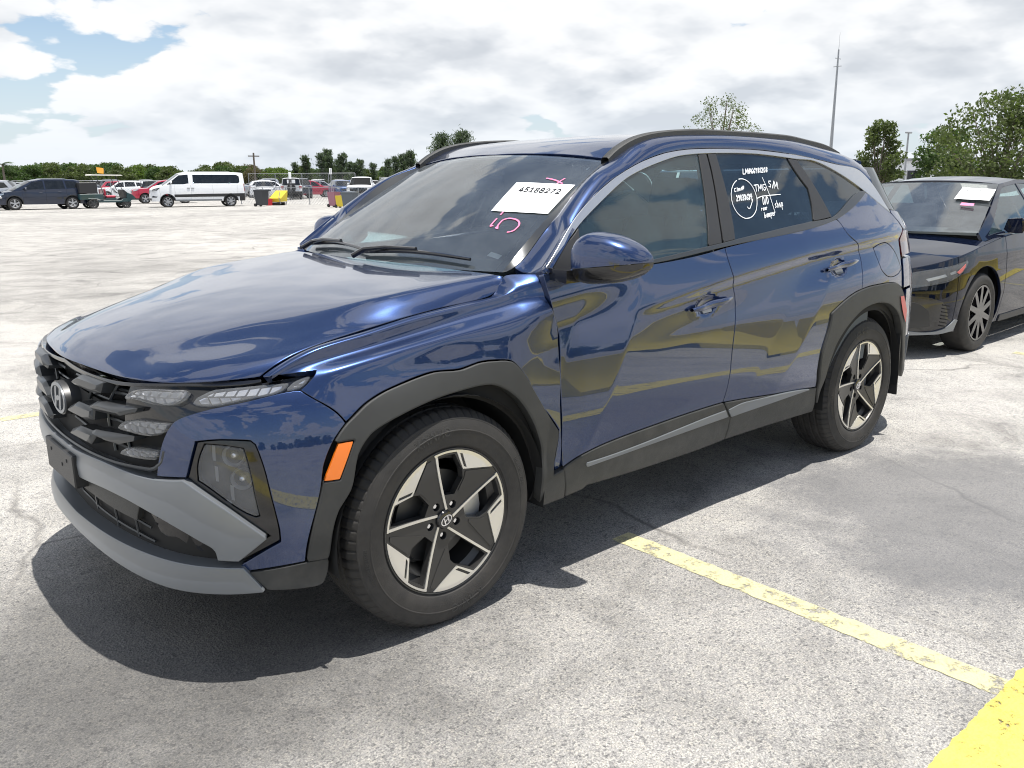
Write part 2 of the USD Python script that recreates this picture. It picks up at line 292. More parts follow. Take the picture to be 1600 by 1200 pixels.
_F = [_F0,
      [(x+.005, y+.026, z-.006) for x, y, z in _F0[:5]] + [(-.17,.800,1.036),(-.285,.808,1.051),(-.345,.815,1.064),(-.39,.826,1.076),(-.50,.874,1.092)],
      [(.52,.772,.885),(.45,.782,.912),(.34,.789,.930),(.185,.800,.952),(.0,.803,.978),(-.17,.808,1.003),(-.285,.816,1.019),(-.345,.824,1.030),(-.39,.835,1.040),(-.50,.879,1.055)],
      [(.51,.79,.865),(.435,.815,.88),(.335,.84,.902),(.185,.855,.925),(.0,.862,.945),(-.17,.868,.960),(-.285,.874,.971),(-.345,.878,.978),(-.39,.882,.984),(-.52,.895,.998)],
      [_onring(min(x,.50), z) for x, z in zip(_FX[:-1]+[-.54], [.82,.83,.845,.86,.875,.875,.875,.88,.885,.90])],
      [_onring(min(x,.50), .72) for x in _FX[:-1]+[-.57]],
      [_onring(min(x,.50), .55) for x in _FX[:-1]+[-.62]],
      [_onring(min(x,.50), .28) for x in _FX[:-1]+[-.66]]]
fender = skin([[tuple(p) for p in l] for l in _F])
def windshield(v, u):                  # v: -1 right .. 1 left (times .7 m), u: 0 bottom .. 1 top (times .75 m)
    v = np.asarray(v, float) / .70; u = np.asarray(u, float) / .75; q = 1 - v * v; b = .018 * 4 * u * (1 - u)
    x = (-.400 + .12 * q) * (1 - u) + (-1.028 + .055 * q) * u + b * .5
    z = (1.118 - .0 * q) * (1 - u) + (1.505 + .036 * q) * u + b * .85
    return np.stack([x, v * (.705 + (.605 - .705) * u), z], -1)
_B = [(-.385,.728,1.119),(-.44,.722,1.134),(-.60,.71,1.255),(-.87,.672,1.447),(-1.03,.634,1.509),(-1.16,.63,1.572),(-1.28,.63,1.602),(-1.45,.63,1.617),(-1.8,.635,1.626),(-2.23,.635,1.621),(-2.66,.632,1.583),(-2.80,.632,1.562),(-2.97,.645,1.527)]
_RC = [(-.972,1.541),(-1.02,1.558),(-1.16,1.596),(-1.3,1.617),(-1.5,1.635),(-1.8,1.645),(-2.2,1.638),(-2.6,1.610),(-2.85,1.58),(-3.06,1.552)]
_bz = PchipInterpolator([-p[0] for p in _B], [p[2] for p in _B]); _rz = PchipInterpolator([-p[0] for p in _RC], [p[1] for p in _RC])
def roof(x, y):
    x = np.asarray(x, float); y = np.asarray(y, float); k = np.clip(np.abs(y) / .62, 0, 1.05)
    return np.stack([x, y, _rz(np.clip(-x, .972, 3.06)) * (1 - k ** 2.4) + (_bz(np.clip(-x, .44, 2.97))) * k ** 2.4], -1)
# outlines of the panels in surface parameters (metres along and up each surface)
TR = {
 'bumper': [(0.597,0.622),(0.627,0.727),(0.643,0.757),(0.666,0.785),(0.7,0.802),(0.771,0.822),(0.891,0.842),(0.997,0.858),(1.039,0.859),(1.092,0.824),(1.139,0.787),(1.16,0.757),(1.117,0.711),(1.084,0.644),(1.075,0.593),(1.04,0.472),(1.017,0.362),(0.961,0.358),(0.851,0.348),(0.83,0.367),(0.889,0.402),(0.95,0.435),(0.95,0.469),(0.936,0.565),(0.925,0.636),(0.901,0.724),(0.888,0.735),(0.809,0.74),(0.734,0.733),(0.701,0.629)],
 'bezel': [(0.827,0.373),(0.95,0.435),(0.95,0.469),(0.936,0.565),(0.925,0.636),(0.901,0.724),(0.888,0.735),(0.809,0.74),(0.734,0.733),(0.699,0.627),(0.813,0.546),(0.921,0.452),(0.832,0.381)],
 'foglens': [(0.756,0.726),(0.807,0.723),(0.866,0.713),(0.876,0.672),(0.883,0.626),(0.898,0.516),(0.888,0.513),(0.864,0.524),(0.798,0.572),(0.73,0.62),(0.73,0.652)],
 'skid': [(0.017,0.622),(0.137,0.616),(0.35,0.626),(0.449,0.623),(0.594,0.619),(0.695,0.627),(0.813,0.546),(0.92,0.454),(0.833,0.383),(0.768,0.386),(0.767,0.415),(0.76,0.425),(0.741,0.437),(0.701,0.46),(0.621,0.496),(0.47,0.531),(0.334,0.537),(0.167,0.529)],
 'lip': [(0.0,0.48),(0.0,0.433),(0.025,0.383),(0.166,0.381),(0.379,0.377),(0.457,0.366),(0.587,0.375),(0.768,0.378),(0.83,0.367),(0.904,0.285),(0.895,0.283),(0.818,0.281),(0.738,0.285),(0.626,0.286),(0.493,0.313),(0.306,0.336),(0.019,0.315)],
 'cornerclad': [(0.83,0.367),(0.852,0.348),(0.961,0.357),(1.017,0.362),(1.082,0.364),(1.084,0.353),(1.065,0.284),(1.043,0.277),(0.904,0.285)],
 'archclad': [(1.017,0.362),(1.04,0.472),(1.075,0.593),(1.117,0.711),(1.16,0.757),(1.185,0.774),(1.225,0.8),(1.295,0.827),(1.39,0.846),(1.489,0.856),(1.587,0.85),(1.657,0.861),(1.744,0.858),(1.794,0.847),(1.814,0.831),(1.864,0.767),(1.941,0.651),(1.999,0.573),(2.0,0.546),(1.981,0.45),(1.978,0.415),(2.028,0.425),(2.062,0.298),(1.936,0.294),(1.918,0.413),(1.92,0.519),(1.877,0.622),(1.807,0.718),(1.75,0.762),(1.7,0.783),(1.629,0.787),(1.575,0.784),(1.47,0.776),(1.369,0.759),(1.299,0.741),(1.233,0.715),(1.187,0.663),(1.159,0.564),(1.12,0.509),(1.099,0.446),(1.084,0.362)],
 'marker': [(1.129,0.704),(1.173,0.705),(1.125,0.602),(1.08,0.603)],
 'door': [(1.957,1.124),(1.965,1.077),(1.986,1.006),(2.019,0.913),(2.016,0.838),(2.012,0.671),(2.025,0.426),(2.095,0.449),(2.389,0.479),(2.661,0.489),(2.996,0.496),(3.014,0.542),(3.03,0.686),(3.041,0.762),(3.064,0.942),(3.03,1.054),(3.014,1.154),(2.545,1.118),(2.215,1.117),(2.054,1.119)],
 'rdoor': [(3.014,1.154),(3.03,1.054),(3.064,0.942),(3.041,0.762),(3.03,0.686),(3.014,0.542),(2.996,0.496),(3.222,0.482),(3.758,0.442),(3.732,0.623),(3.771,0.712),(3.797,0.805),(3.945,0.862),(4.04,0.886),(4.098,0.893),(4.126,1.023),(4.068,1.13),(3.999,1.176),(3.97,1.229),(3.954,1.241)],
 'quarter': [(3.954,1.241),(3.97,1.229),(3.999,1.176),(4.068,1.13),(4.126,1.023),(4.098,0.893),(4.186,0.902),(4.327,0.903),(4.521,0.889),(4.621,0.856),(4.623,0.922),(4.624,1.024),(4.618,1.109),(4.681,1.168),(4.603,1.248),(4.36,1.365)],
 'fuel': [(4.279,1.086),(4.356,1.103),(4.457,1.101),(4.552,1.042),(4.616,0.954),(4.568,0.936),(4.381,0.941),(4.322,0.977)],
 'rarch': [(3.758,0.442),(3.732,0.623),(3.771,0.712),(3.797,0.805),(3.945,0.862),(4.04,0.886),(4.186,0.902),(4.327,0.903),(4.521,0.889),(4.587,0.863),(4.67,0.778),(4.768,0.541),(4.956,0.347),(4.942,0.293),(4.77,0.437),(4.676,0.598),(4.584,0.707),(4.412,0.788),(4.259,0.809),(4.115,0.794),(3.951,0.72),(3.853,0.636),(3.802,0.468),(3.814,0.288)],
 'sill1': [(2.025,0.426),(2.095,0.449),(2.389,0.479),(2.661,0.489),(2.996,0.496),(3.06,0.42),(3.058,0.309),(2.834,0.3),(2.173,0.317),(2.159,0.305),(2.064,0.297)],
 'sill2': [(2.996,0.496),(3.222,0.482),(3.758,0.442),(3.801,0.302),(3.362,0.308),(3.058,0.309),(3.06,0.42)],
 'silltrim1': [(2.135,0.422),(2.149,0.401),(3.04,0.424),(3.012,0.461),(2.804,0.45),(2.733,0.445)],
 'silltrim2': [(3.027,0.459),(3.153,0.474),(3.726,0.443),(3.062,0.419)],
 'fglass': [(2.193,1.273),(2.343,1.354),(2.524,1.437),(2.702,1.487),(2.884,1.524),(3.024,1.536),(2.994,1.406),(2.951,1.272),(2.905,1.166),(2.58,1.137),(2.32,1.125),(2.144,1.126)],
 'sail': [(2.188,1.271),(2.141,1.126),(1.994,1.128),(2.01,1.155),(2.092,1.212)],
 'chrome': [(1.969,1.138),(2.075,1.223),(2.186,1.304),(2.275,1.356),(2.451,1.437),(2.628,1.496),(2.807,1.536),(2.986,1.555),(3.094,1.559),(3.454,1.561),(3.755,1.545),(3.943,1.527),(4.18,1.5),(4.363,1.482),(4.396,1.472),(4.514,1.386),(4.598,1.252),(4.354,1.368),(4.188,1.439),(4.061,1.483),(3.903,1.52),(3.772,1.524),(3.693,1.529),(3.443,1.543),(3.157,1.541),(3.024,1.536),(2.884,1.524),(2.702,1.487),(2.524,1.437),(2.343,1.354),(2.189,1.273),(2.092,1.212),(2.007,1.155),(1.99,1.136)],
 'bpillar1': [(3.028,1.536),(3.084,1.541),(3.075,1.458),(3.037,1.3),(3.003,1.172),(2.906,1.165),(2.951,1.272),(2.994,1.406)],
 'bpillar2': [(3.093,1.541),(3.152,1.541),(3.148,1.442),(3.128,1.282),(3.101,1.183),(3.013,1.174),(3.046,1.3),(3.084,1.458)],
 'rglass': [(3.156,1.539),(3.442,1.541),(3.687,1.528),(3.726,1.472),(3.79,1.389),(3.78,1.315),(3.752,1.239),(3.252,1.198),(3.105,1.185),(3.128,1.282),(3.148,1.442)],
 'cpillar': [(3.697,1.528),(3.771,1.523),(3.858,1.397),(3.926,1.253),(3.771,1.24),(3.75,1.239),(3.78,1.315),(3.79,1.389),(3.726,1.472)],
 'qglass': [(3.777,1.523),(3.901,1.519),(4.055,1.48),(4.185,1.436),(4.333,1.372),(4.048,1.291),(3.936,1.254)],
 'belttrim': [(1.973,1.127),(2.135,1.127),(2.32,1.125),(2.58,1.137),(2.904,1.165),(3.013,1.174),(3.104,1.183),(3.251,1.196),(3.767,1.238),(3.935,1.253),(4.046,1.288),(4.341,1.371),(4.369,1.366),(3.968,1.241),(3.015,1.156),(2.545,1.119),(2.215,1.118),(2.054,1.12),(1.971,1.121)],
 'fenderp': [(0.006,0.0),(0.044,1.215),(0.061,2.011),(0.091,2.279),(0.131,2.458),(0.164,2.571),(0.156,2.721),(0.079,3.381),(0.132,4.117),(0.18,4.509),(0.199,4.736),(0.22,4.626),(0.254,4.45),(0.305,4.281),(0.369,4.192),(0.428,4.171),(0.489,4.212),(0.534,4.123),(0.604,4.141),(0.656,4.216),(0.688,4.322),(0.796,4.722),(0.923,5.433),(0.951,5.889),(0.95,6.019),(0.943,6.438),(0.944,6.578),(0.96,6.533),(0.963,5.304),(0.975,4.371),(0.979,3.859),(0.965,2.805),(0.971,1.387),(0.976,0.246),(0.909,0.091),(0.849,0.0)],
 'moulding': [(0.0,0.9),(0.0,0.88),(0.15,0.876),(0.305,0.874),(0.445,0.877),(0.549,0.884),(0.672,0.889),(0.924,0.895),(1.098,0.902),(1.092,0.898),(0.924,0.885),(0.766,0.876),(0.677,0.877),(0.553,0.871),(0.449,0.863),(0.263,0.86),(0.021,0.866),(0.0,0.887)],
 'lamphousing': [(0.474,0.866),(0.553,0.871),(0.677,0.877),(0.766,0.876),(0.924,0.885),(1.092,0.898),(1.039,0.861),(0.997,0.859),(0.89,0.843),(0.771,0.823),(0.7,0.803),(0.666,0.786),(0.648,0.768),(0.586,0.77),(0.447,0.758),(0.448,0.777),(0.467,0.85)],
 'lens2': [(0.712,0.834),(0.724,0.853),(0.776,0.873),(1.016,0.883),(0.984,0.862),(0.89,0.847),(0.766,0.829)],
 'lenstip': [(1.024,0.884),(1.086,0.897),(1.038,0.865),(0.991,0.861)],
 'lens1': [(0.48,0.839),(0.518,0.859),(0.547,0.866),(0.706,0.87),(0.685,0.841),(0.666,0.831),(0.623,0.825),(0.479,0.826)],
 'lens3': [(0.446,0.749),(0.477,0.767),(0.522,0.777),(0.655,0.783),(0.635,0.75),(0.615,0.743),(0.59,0.738),(0.45,0.737)],
 'lens4': [(0.443,0.671),(0.501,0.695),(0.616,0.699),(0.607,0.672),(0.553,0.666),(0.445,0.663)],
 'blockA': [(0.145,0.837),(0.214,0.862),(0.365,0.861),(0.354,0.832),(0.303,0.826),(0.159,0.826)],
 'blockB': [(0.108,0.747),(0.19,0.776),(0.317,0.778),(0.306,0.744),(0.247,0.733),(0.119,0.731)],
 'blockC': [(0.276,0.779),(0.338,0.803),(0.479,0.806),(0.539,0.811),(0.531,0.802),(0.458,0.781),(0.31,0.773)],
 'blockD': [(0.115,0.675),(0.193,0.701),(0.327,0.706),(0.271,0.662),(0.13,0.66)],
 'blockE': [(0.271,0.698),(0.315,0.713),(0.436,0.712),(0.522,0.729),(0.517,0.717),(0.444,0.696),(0.362,0.693)],
 'grille': [(0.0,0.887),(0.022,0.865),(0.263,0.858),(0.449,0.862),(0.553,0.869),(0.628,0.873),(0.643,0.757),(0.627,0.727),(0.597,0.624),(0.45,0.627),(0.351,0.631),(0.138,0.62),(0.018,0.627)],
 'bandgrey': [(0.16,0.527),(0.472,0.53),(0.515,0.467),(0.124,0.474)],
 'gloss': [(0.475,0.529),(0.62,0.492),(0.701,0.456),(0.741,0.435),(0.763,0.39),(0.593,0.38),(0.537,0.397),(0.517,0.466)],
 'door_handle': [(2.74,0.916),(2.815,0.925),(3.015,0.941),(3.014,0.917),(2.879,0.893),(2.753,0.904)],
 'rhandle': [(3.779,1.0),(3.903,1.008),(4.065,1.027),(4.041,1.004),(3.887,0.971),(3.778,0.985)],
 'w_lm': [(3.306,1.455),(3.503,1.465),(3.317,1.477)],
 'w_claim': [(3.198,1.379),(3.278,1.389),(3.206,1.395)],
 'w_num': [(3.196,1.341),(3.319,1.346),(3.204,1.365)],
 'w_tmg': [(3.354,1.38),(3.445,1.384),(3.362,1.408)],
 'w_sm': [(3.47,1.398),(3.543,1.389),(3.482,1.428)],
 'w_dd': [(3.384,1.323),(3.435,1.326),(3.395,1.355)],
 'w_rear': [(3.358,1.296),(3.411,1.301),(3.362,1.313)],
 'w_bumper': [(3.366,1.265),(3.463,1.276),(3.373,1.288)],
 'w_shop': [(3.473,1.306),(3.542,1.311),(3.478,1.336)],
 'w_circle': [(3.262,1.433),(3.285,1.435),(3.307,1.431),(3.326,1.423),(3.34,1.411),(3.35,1.394),(3.354,1.376),(3.353,1.355),(3.345,1.334),(3.333,1.315),(3.317,1.297),(3.296,1.283),(3.274,1.273),(3.25,1.268),(3.228,1.267),(3.207,1.272),(3.189,1.281),(3.175,1.294),(3.166,1.31),(3.162,1.329),(3.164,1.348),(3.171,1.368),(3.184,1.387),(3.201,1.404),(3.222,1.418),(3.244,1.428)],
 'w_v': [(3.444,1.441),(3.453,1.398),(3.458,1.357),(3.459,1.294)],
 'w_h': [(3.354,1.35),(3.403,1.359),(3.467,1.362),(3.546,1.365)],
 'w_check': [(3.262,1.315),(3.272,1.307),(3.297,1.325),(3.318,1.346)],
 'paper': [(0.394,0.527),(0.7,0.538),(0.7,0.333),(0.422,0.33)],
 'digits': [(0.444,0.455),(0.677,0.456),(0.438,0.485)],
 'x1': [(0.522,0.57),(0.567,0.563),(0.623,0.542)],
 'x2': [(0.61,0.578),(0.601,0.54),(0.601,0.535)],
 's1': [(0.488,0.286),(0.489,0.264),(0.494,0.241),(0.501,0.244)],
 's2': [(0.523,0.235),(0.535,0.229),(0.523,0.25),(0.522,0.277),(0.545,0.293),(0.556,0.293),(0.578,0.289),(0.605,0.272),(0.616,0.248),(0.613,0.226),(0.593,0.213)],
 's3': [(0.486,0.332),(0.488,0.312)],
 'card': [(0.58,0.116),(0.637,0.1),(0.633,0.078),(0.575,0.095)],
 'dot': [(0.656,0.684)],
 'wip1': [(-0.5,0.0),(-0.343,0.014),(-0.193,0.025),(-0.024,0.006)],
 'wip2': [(-0.042,0.02),(0.067,0.022),(0.176,0.017),(0.254,0.003)],
 'redtape': [(4.557,0.814),(4.613,0.812),(4.704,0.71),(4.697,0.653),(4.629,0.712)],
 'tail': [(4.629,1.109),(4.678,1.165),(4.717,1.149),(4.712,1.025),(4.645,1.016)],
 'bar0': [(0.392,0.868),(0.368,0.837),(0.338,0.801)],
 'bar1': [(0.491,0.868),(0.473,0.84),(0.455,0.811)],
 'bar2': [(0.323,0.77),(0.329,0.722)],
 'bar3': [(0.438,0.777),(0.438,0.727)],
 'bar4': [(0.374,0.835),(0.429,0.837),(0.478,0.837)],
 'bar5': [(0.343,0.749),(0.393,0.75),(0.436,0.747)],
 'bar6': [(0.062,0.841),(0.112,0.842),(0.158,0.842)],
 'bar7': [(0.028,0.695),(0.09,0.692),(0.146,0.688)],
 'bar8': [(0.206,0.817),(0.178,0.783)],
 'bar9': [(0.359,0.678),(0.405,0.677),(0.446,0.674)],
 'bar10': [(0.353,0.674),(0.358,0.652)],
 'bar11': [(0.439,0.696),(0.449,0.655)],
 'mesh0': [(0.02,0.432),(0.096,0.426),(0.157,0.413),(0.292,0.406),(0.433,0.399),(0.512,0.39)],
 'mesh1': [(0.125,0.475),(0.178,0.464),(0.305,0.46),(0.437,0.452),(0.514,0.436)],
 'mesh2': [(0.169,0.468),(0.134,0.402)],
 'mesh3': [(0.318,0.474),(0.293,0.386)],
 'mesh4': [(0.443,0.47),(0.425,0.387)],
 'mesh5': [(0.0,0.447),(0.02,0.432)],
}
# ------------------------------------------------------------------ materials
def lk(n): return '/World/Looks/' + n
def plain(name, col, rough=.5, metal=0.0, coat=0.0, var=0.0, vs=4.0, bump=0.0, bs=60.0, spec=.5, dirt=None, coat_rough=.02, island=0):
    """principled colour with noise variation and fine relief; dirt = (colour, strength, z below which it gathers)"""
    N = {'p': ('principled_bsdf', {'base_color': col, 'roughness': rough, 'metallic': metal, 'coat_weight': coat, 'coat_roughness': coat_rough, 'specular_ior_level': spec}), 'g': ('geometry', {})}
    L = []; last = None
    if var or dirt:
        N['n'] = ('noise_texture', {'scale': vs, 'detail': 5, 'roughness': .6}); L.append(('g.position', 'n.vector'))
        N['r'] = ('rgb_ramp', {'ramp': [(.3, tuple(np.clip(np.array(col) * (1 - var), 0, 1))), (.7, tuple(np.clip(np.array(col) * (1 + var), 0, 1)))]}); L.append(('n.fac', 'r.fac')); last = 'r.color'
    if dirt:
        N['s'] = ('separate_xyz', {}); N['mr'] = ('map_range', {'from_min': dirt[2], 'from_max': dirt[2] - .5, 'to_min': 0, 'to_max': 1, 'clamp': True})
        N['dn'] = ('noise_texture', {'scale': 9.0, 'detail': 8, 'roughness': .72}); N['dr'] = ('map_range', {'from_min': .42, 'from_max': .75, 'to_min': .1, 'to_max': 1, 'clamp': True})
        N['dm'] = ('math', {'math_type': 'multiply'}); N['dm2'] = ('math', {'math_type': 'multiply', 'value2': dirt[1]}); N['dx'] = ('mix', {'color2': dirt[0]})
        L += [('g.position', 's.vector'), ('s.z', 'mr.value'), ('g.position', 'dn.vector'), ('dn.fac', 'dr.value'), ('mr.result', 'dm.value1'), ('dr.result', 'dm.value2'), ('dm.value', 'dm2.value1'), ('dm2.value', 'dx.fac'), (last, 'dx.color1')]; last = 'dx.color'
        if coat:
            N['ci'] = ('math', {'math_type': 'multiply_add', 'value2': -.6, 'value3': coat}); L += [('dm2.value', 'ci.value1'), ('ci.value', 'p.coat_weight')]
    if island:
        N['io'] = ('object_info', {}); N['hv'] = ('map_range', {'from_min': 0, 'from_max': 1, 'to_min': 1 - island, 'to_max': 1 + island}); N['hs'] = ('hsv', {'color': col})
        L += [('io.random', 'hv.value'), ('hv.result', 'hs.value')]
        if last: L.append((last, 'hs.color'))
        last = 'hs.color'
    if last: L.append((last, 'p.base_color'))
    if bump:
        N['bn'] = ('noise_texture', {'scale': bs, 'detail': 4}); N['b'] = ('bump', {'strength': bump, 'distance': .01}); L += [('g.position', 'bn.vector'), ('bn.fac', 'b.height'), ('b.normal', 'p.normal')]
    return usdkit.material(stage, lk(name), N, L, surface='p.BSDF')
def pane(name, tint, ior=1.5, gloss=(1, 1, 1), film=0.0, sheen_col=(.5, .56, .60)):
    """a window pane: tinted see-through with mirror reflection by angle, under a diffuse sheen painted in to brighten it like reflected sky"""
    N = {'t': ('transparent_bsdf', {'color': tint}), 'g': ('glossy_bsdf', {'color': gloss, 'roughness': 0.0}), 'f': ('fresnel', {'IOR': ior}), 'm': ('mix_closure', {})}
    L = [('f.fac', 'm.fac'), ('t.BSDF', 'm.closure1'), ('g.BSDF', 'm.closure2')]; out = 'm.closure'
    if film:  # pale diffuse layer lifts dark glass in place of bright reflections
        N.update({'d': ('diffuse_bsdf', {'color': sheen_col}), 'gp': ('geometry', {}), 'n': ('noise_texture', {'scale': 5.0, 'detail': 7, 'roughness': .65}), 'r': ('map_range', {'from_min': .3, 'from_max': .7, 'to_min': film * .5, 'to_max': film * 1.5, 'clamp': True}), 'x': ('mix_closure', {})})
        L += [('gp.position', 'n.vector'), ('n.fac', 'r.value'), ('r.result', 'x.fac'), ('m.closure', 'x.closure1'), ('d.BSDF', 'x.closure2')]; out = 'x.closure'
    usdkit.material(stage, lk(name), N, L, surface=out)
def paint(name, col, flake=(.1, .2, .6), metal=.75, rough=.34, dirt=.16, spec=.5, cior=1.62):
    N = {'g': ('geometry', {}), 'v': ('voronoi_texture', {'scale': 1500.0}), 'sp': ('map_range', {'from_min': 0, 'from_max': 1, 'to_min': 0, 'to_max': .35}), 'sc': ('separate_color', {}),
         'mx': ('mix', {'color1': col, 'color2': flake}), 'lw': ('layer_weight', {'blend': .35}),
         's': ('separate_xyz', {}), 'mr': ('map_range', {'from_min': .85, 'from_max': .25, 'to_min': 0, 'to_max': 1, 'clamp': True}),
         'dn': ('noise_texture', {'scale': 22.0, 'detail': 9, 'roughness': .75}), 'dr': ('map_range', {'from_min': .5, 'from_max': .8, 'to_min': .0, 'to_max': 1, 'clamp': True}), 'dm': ('math', {'math_type': 'multiply'}), 'dm2': ('math', {'math_type': 'multiply', 'value2': dirt}),
         'dx': ('mix', {'color2': (.25, .23, .21)}), 'ci': ('math', {'math_type': 'multiply_add', 'value2': -.8, 'value3': 1.0}), 'mi': ('math', {'math_type': 'multiply_add', 'value2': -metal, 'value3': metal}),
         'p': ('principled_bsdf', {'roughness': rough, 'coat_roughness': .012, 'coat_ior': cior, 'specular_ior_level': spec, 'metallic': metal})}
    L = [('g.position', 'v.vector'), ('v.color', 'sc.color'), ('sc.r', 'sp.value'), ('sp.result', 'mx.fac'), ('g.position', 's.vector'), ('s.z', 'mr.value'), ('g.position', 'dn.vector'), ('dn.fac', 'dr.value'),
         ('mr.result', 'dm.value1'), ('dr.result', 'dm.value2'), ('dm.value', 'dm2.value1'), ('mx.color', 'dx.color1'), ('dm2.value', 'dx.fac'), ('dx.color', 'p.base_color'), ('dm2.value', 'ci.value1'), ('ci.value', 'p.coat_weight'), ('dm2.value', 'mi.value1'), ('mi.value', 'p.metallic')]
    usdkit.material(stage, lk(name), N, L, surface='p.BSDF')
paint('blue_paint', (.012, .026, .078), (.052, .100, .26), metal=.8, rough=.26, spec=.2, cior=1.75)
paint('black_paint', (.003, .005, .012), (.008, .012, .03), metal=.0, rough=.4, dirt=.03, spec=.0, cior=1.5)
plain('cladding', (.031, .032, .031), .55, var=.12, vs=9, bump=.25, bs=900, dirt=((.13, .12, .11), .35, .75))
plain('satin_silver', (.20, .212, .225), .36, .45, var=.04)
plain('smoke', (.40, .39, .37), .38, .4)
plain('lens_block', (.78, .78, .80), .28, .8)
plain('bright_trim', (.50, .51, .53), .24, .9)
plain('gloss_black', (.006, .006, .007), .12, coat=.6)
plain('dark_plastic', (.022, .022, .023), .5, bump=.15, bs=500)
plain('grille_grey', (.060, .063, .066), .28, .45)
plain('void_black', (.006, .006, .006), .8)
plain('lamp_bowl', (.55, .56, .57), .22, .9)
plain('chrome', (.85, .85, .86), .06, 1.0)
usdkit.material(stage, lk('lamp_chrome'), {'g': ('geometry', {}), 'v': ('voronoi_texture', {'scale': 90.0}), 'b': ('bump', {'strength': .5, 'distance': .01}), 'p': ('principled_bsdf', {'base_color': (.75, .76, .78), 'metallic': 1.0, 'roughness': .12})},
                [('g.position', 'v.vector'), ('v.distance', 'b.height'), ('b.normal', 'p.normal')], surface='p.BSDF')
pane('lamp_glass', (.93, .94, .95), 1.45, film=.09, sheen_col=(.6, .6, .6))  # pale layer brightens the dim lamp interior
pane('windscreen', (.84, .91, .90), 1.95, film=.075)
pane('front_glass', (.42, .68, .74), 1.6, film=.045, sheen_col=(.30, .50, .58))  # bluish layer colour stands in for sky and cabin light in the glass
pane('privacy_glass', (.06, .10, .14), 1.6, film=.03, sheen_col=(.25, .40, .52))
plain('amber', (.85, .19, .008), .25, coat=.8)
plain('red_lamp', (.35, .01, .012), .15, coat=.8)
plain('smoked_red', (.05, .008, .01), .08, coat=1.0)
plain('red_tape', (.50, .13, .12), .5)
plain('rubber', (.020, .019, .018), .72, var=.25, vs=25, bump=.2, bs=300, dirt=((.09, .08, .07), .38, .9))
plain('rubber_print', (.032, .031, .03), .6)
plain('machined', (.70, .68, .63), .30, .75, bump=.05, bs=700)
plain('wheel_grey', (.055, .054, .053), .34, .5)
plain('steel_dark', (.10, .10, .10), .45, .8)
plain('brake_silver', (.5, .5, .49), .4, .7)
plain('interior_dark', (.045, .050, .055), .65, var=.1)
plain('interior_teal', (.085, .10, .11), .7)
plain('seat_cloth', (.055, .057, .062), .8)
plain('headliner', (.34, .35, .36), .9)
plain('paper', (.86, .87, .87), .6)
plain('ink', (.02, .02, .025), .6)
plain('marker_white', (.82, .84, .86), .5)
plain('marker_pink', (.85, .22, .38), .5)
plain('white_paint', (.80, .81, .82), .3, coat=.6)
plain('silver_paint', (.42, .43, .45), .3, .5, coat=.6)
plain('grey_paint', (.10, .105, .115), .3, .4, coat=.8)
plain('red_paint', (.42, .015, .045), .3, .2, coat=.8)
plain('navy_paint', (.010, .016, .035), .3, .3, coat=.8)
plain('blue2_paint', (.03, .08, .22), .3, .3, coat=.8)
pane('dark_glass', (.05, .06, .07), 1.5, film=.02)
pane('far_glass', (.30, .36, .38), 1.5)
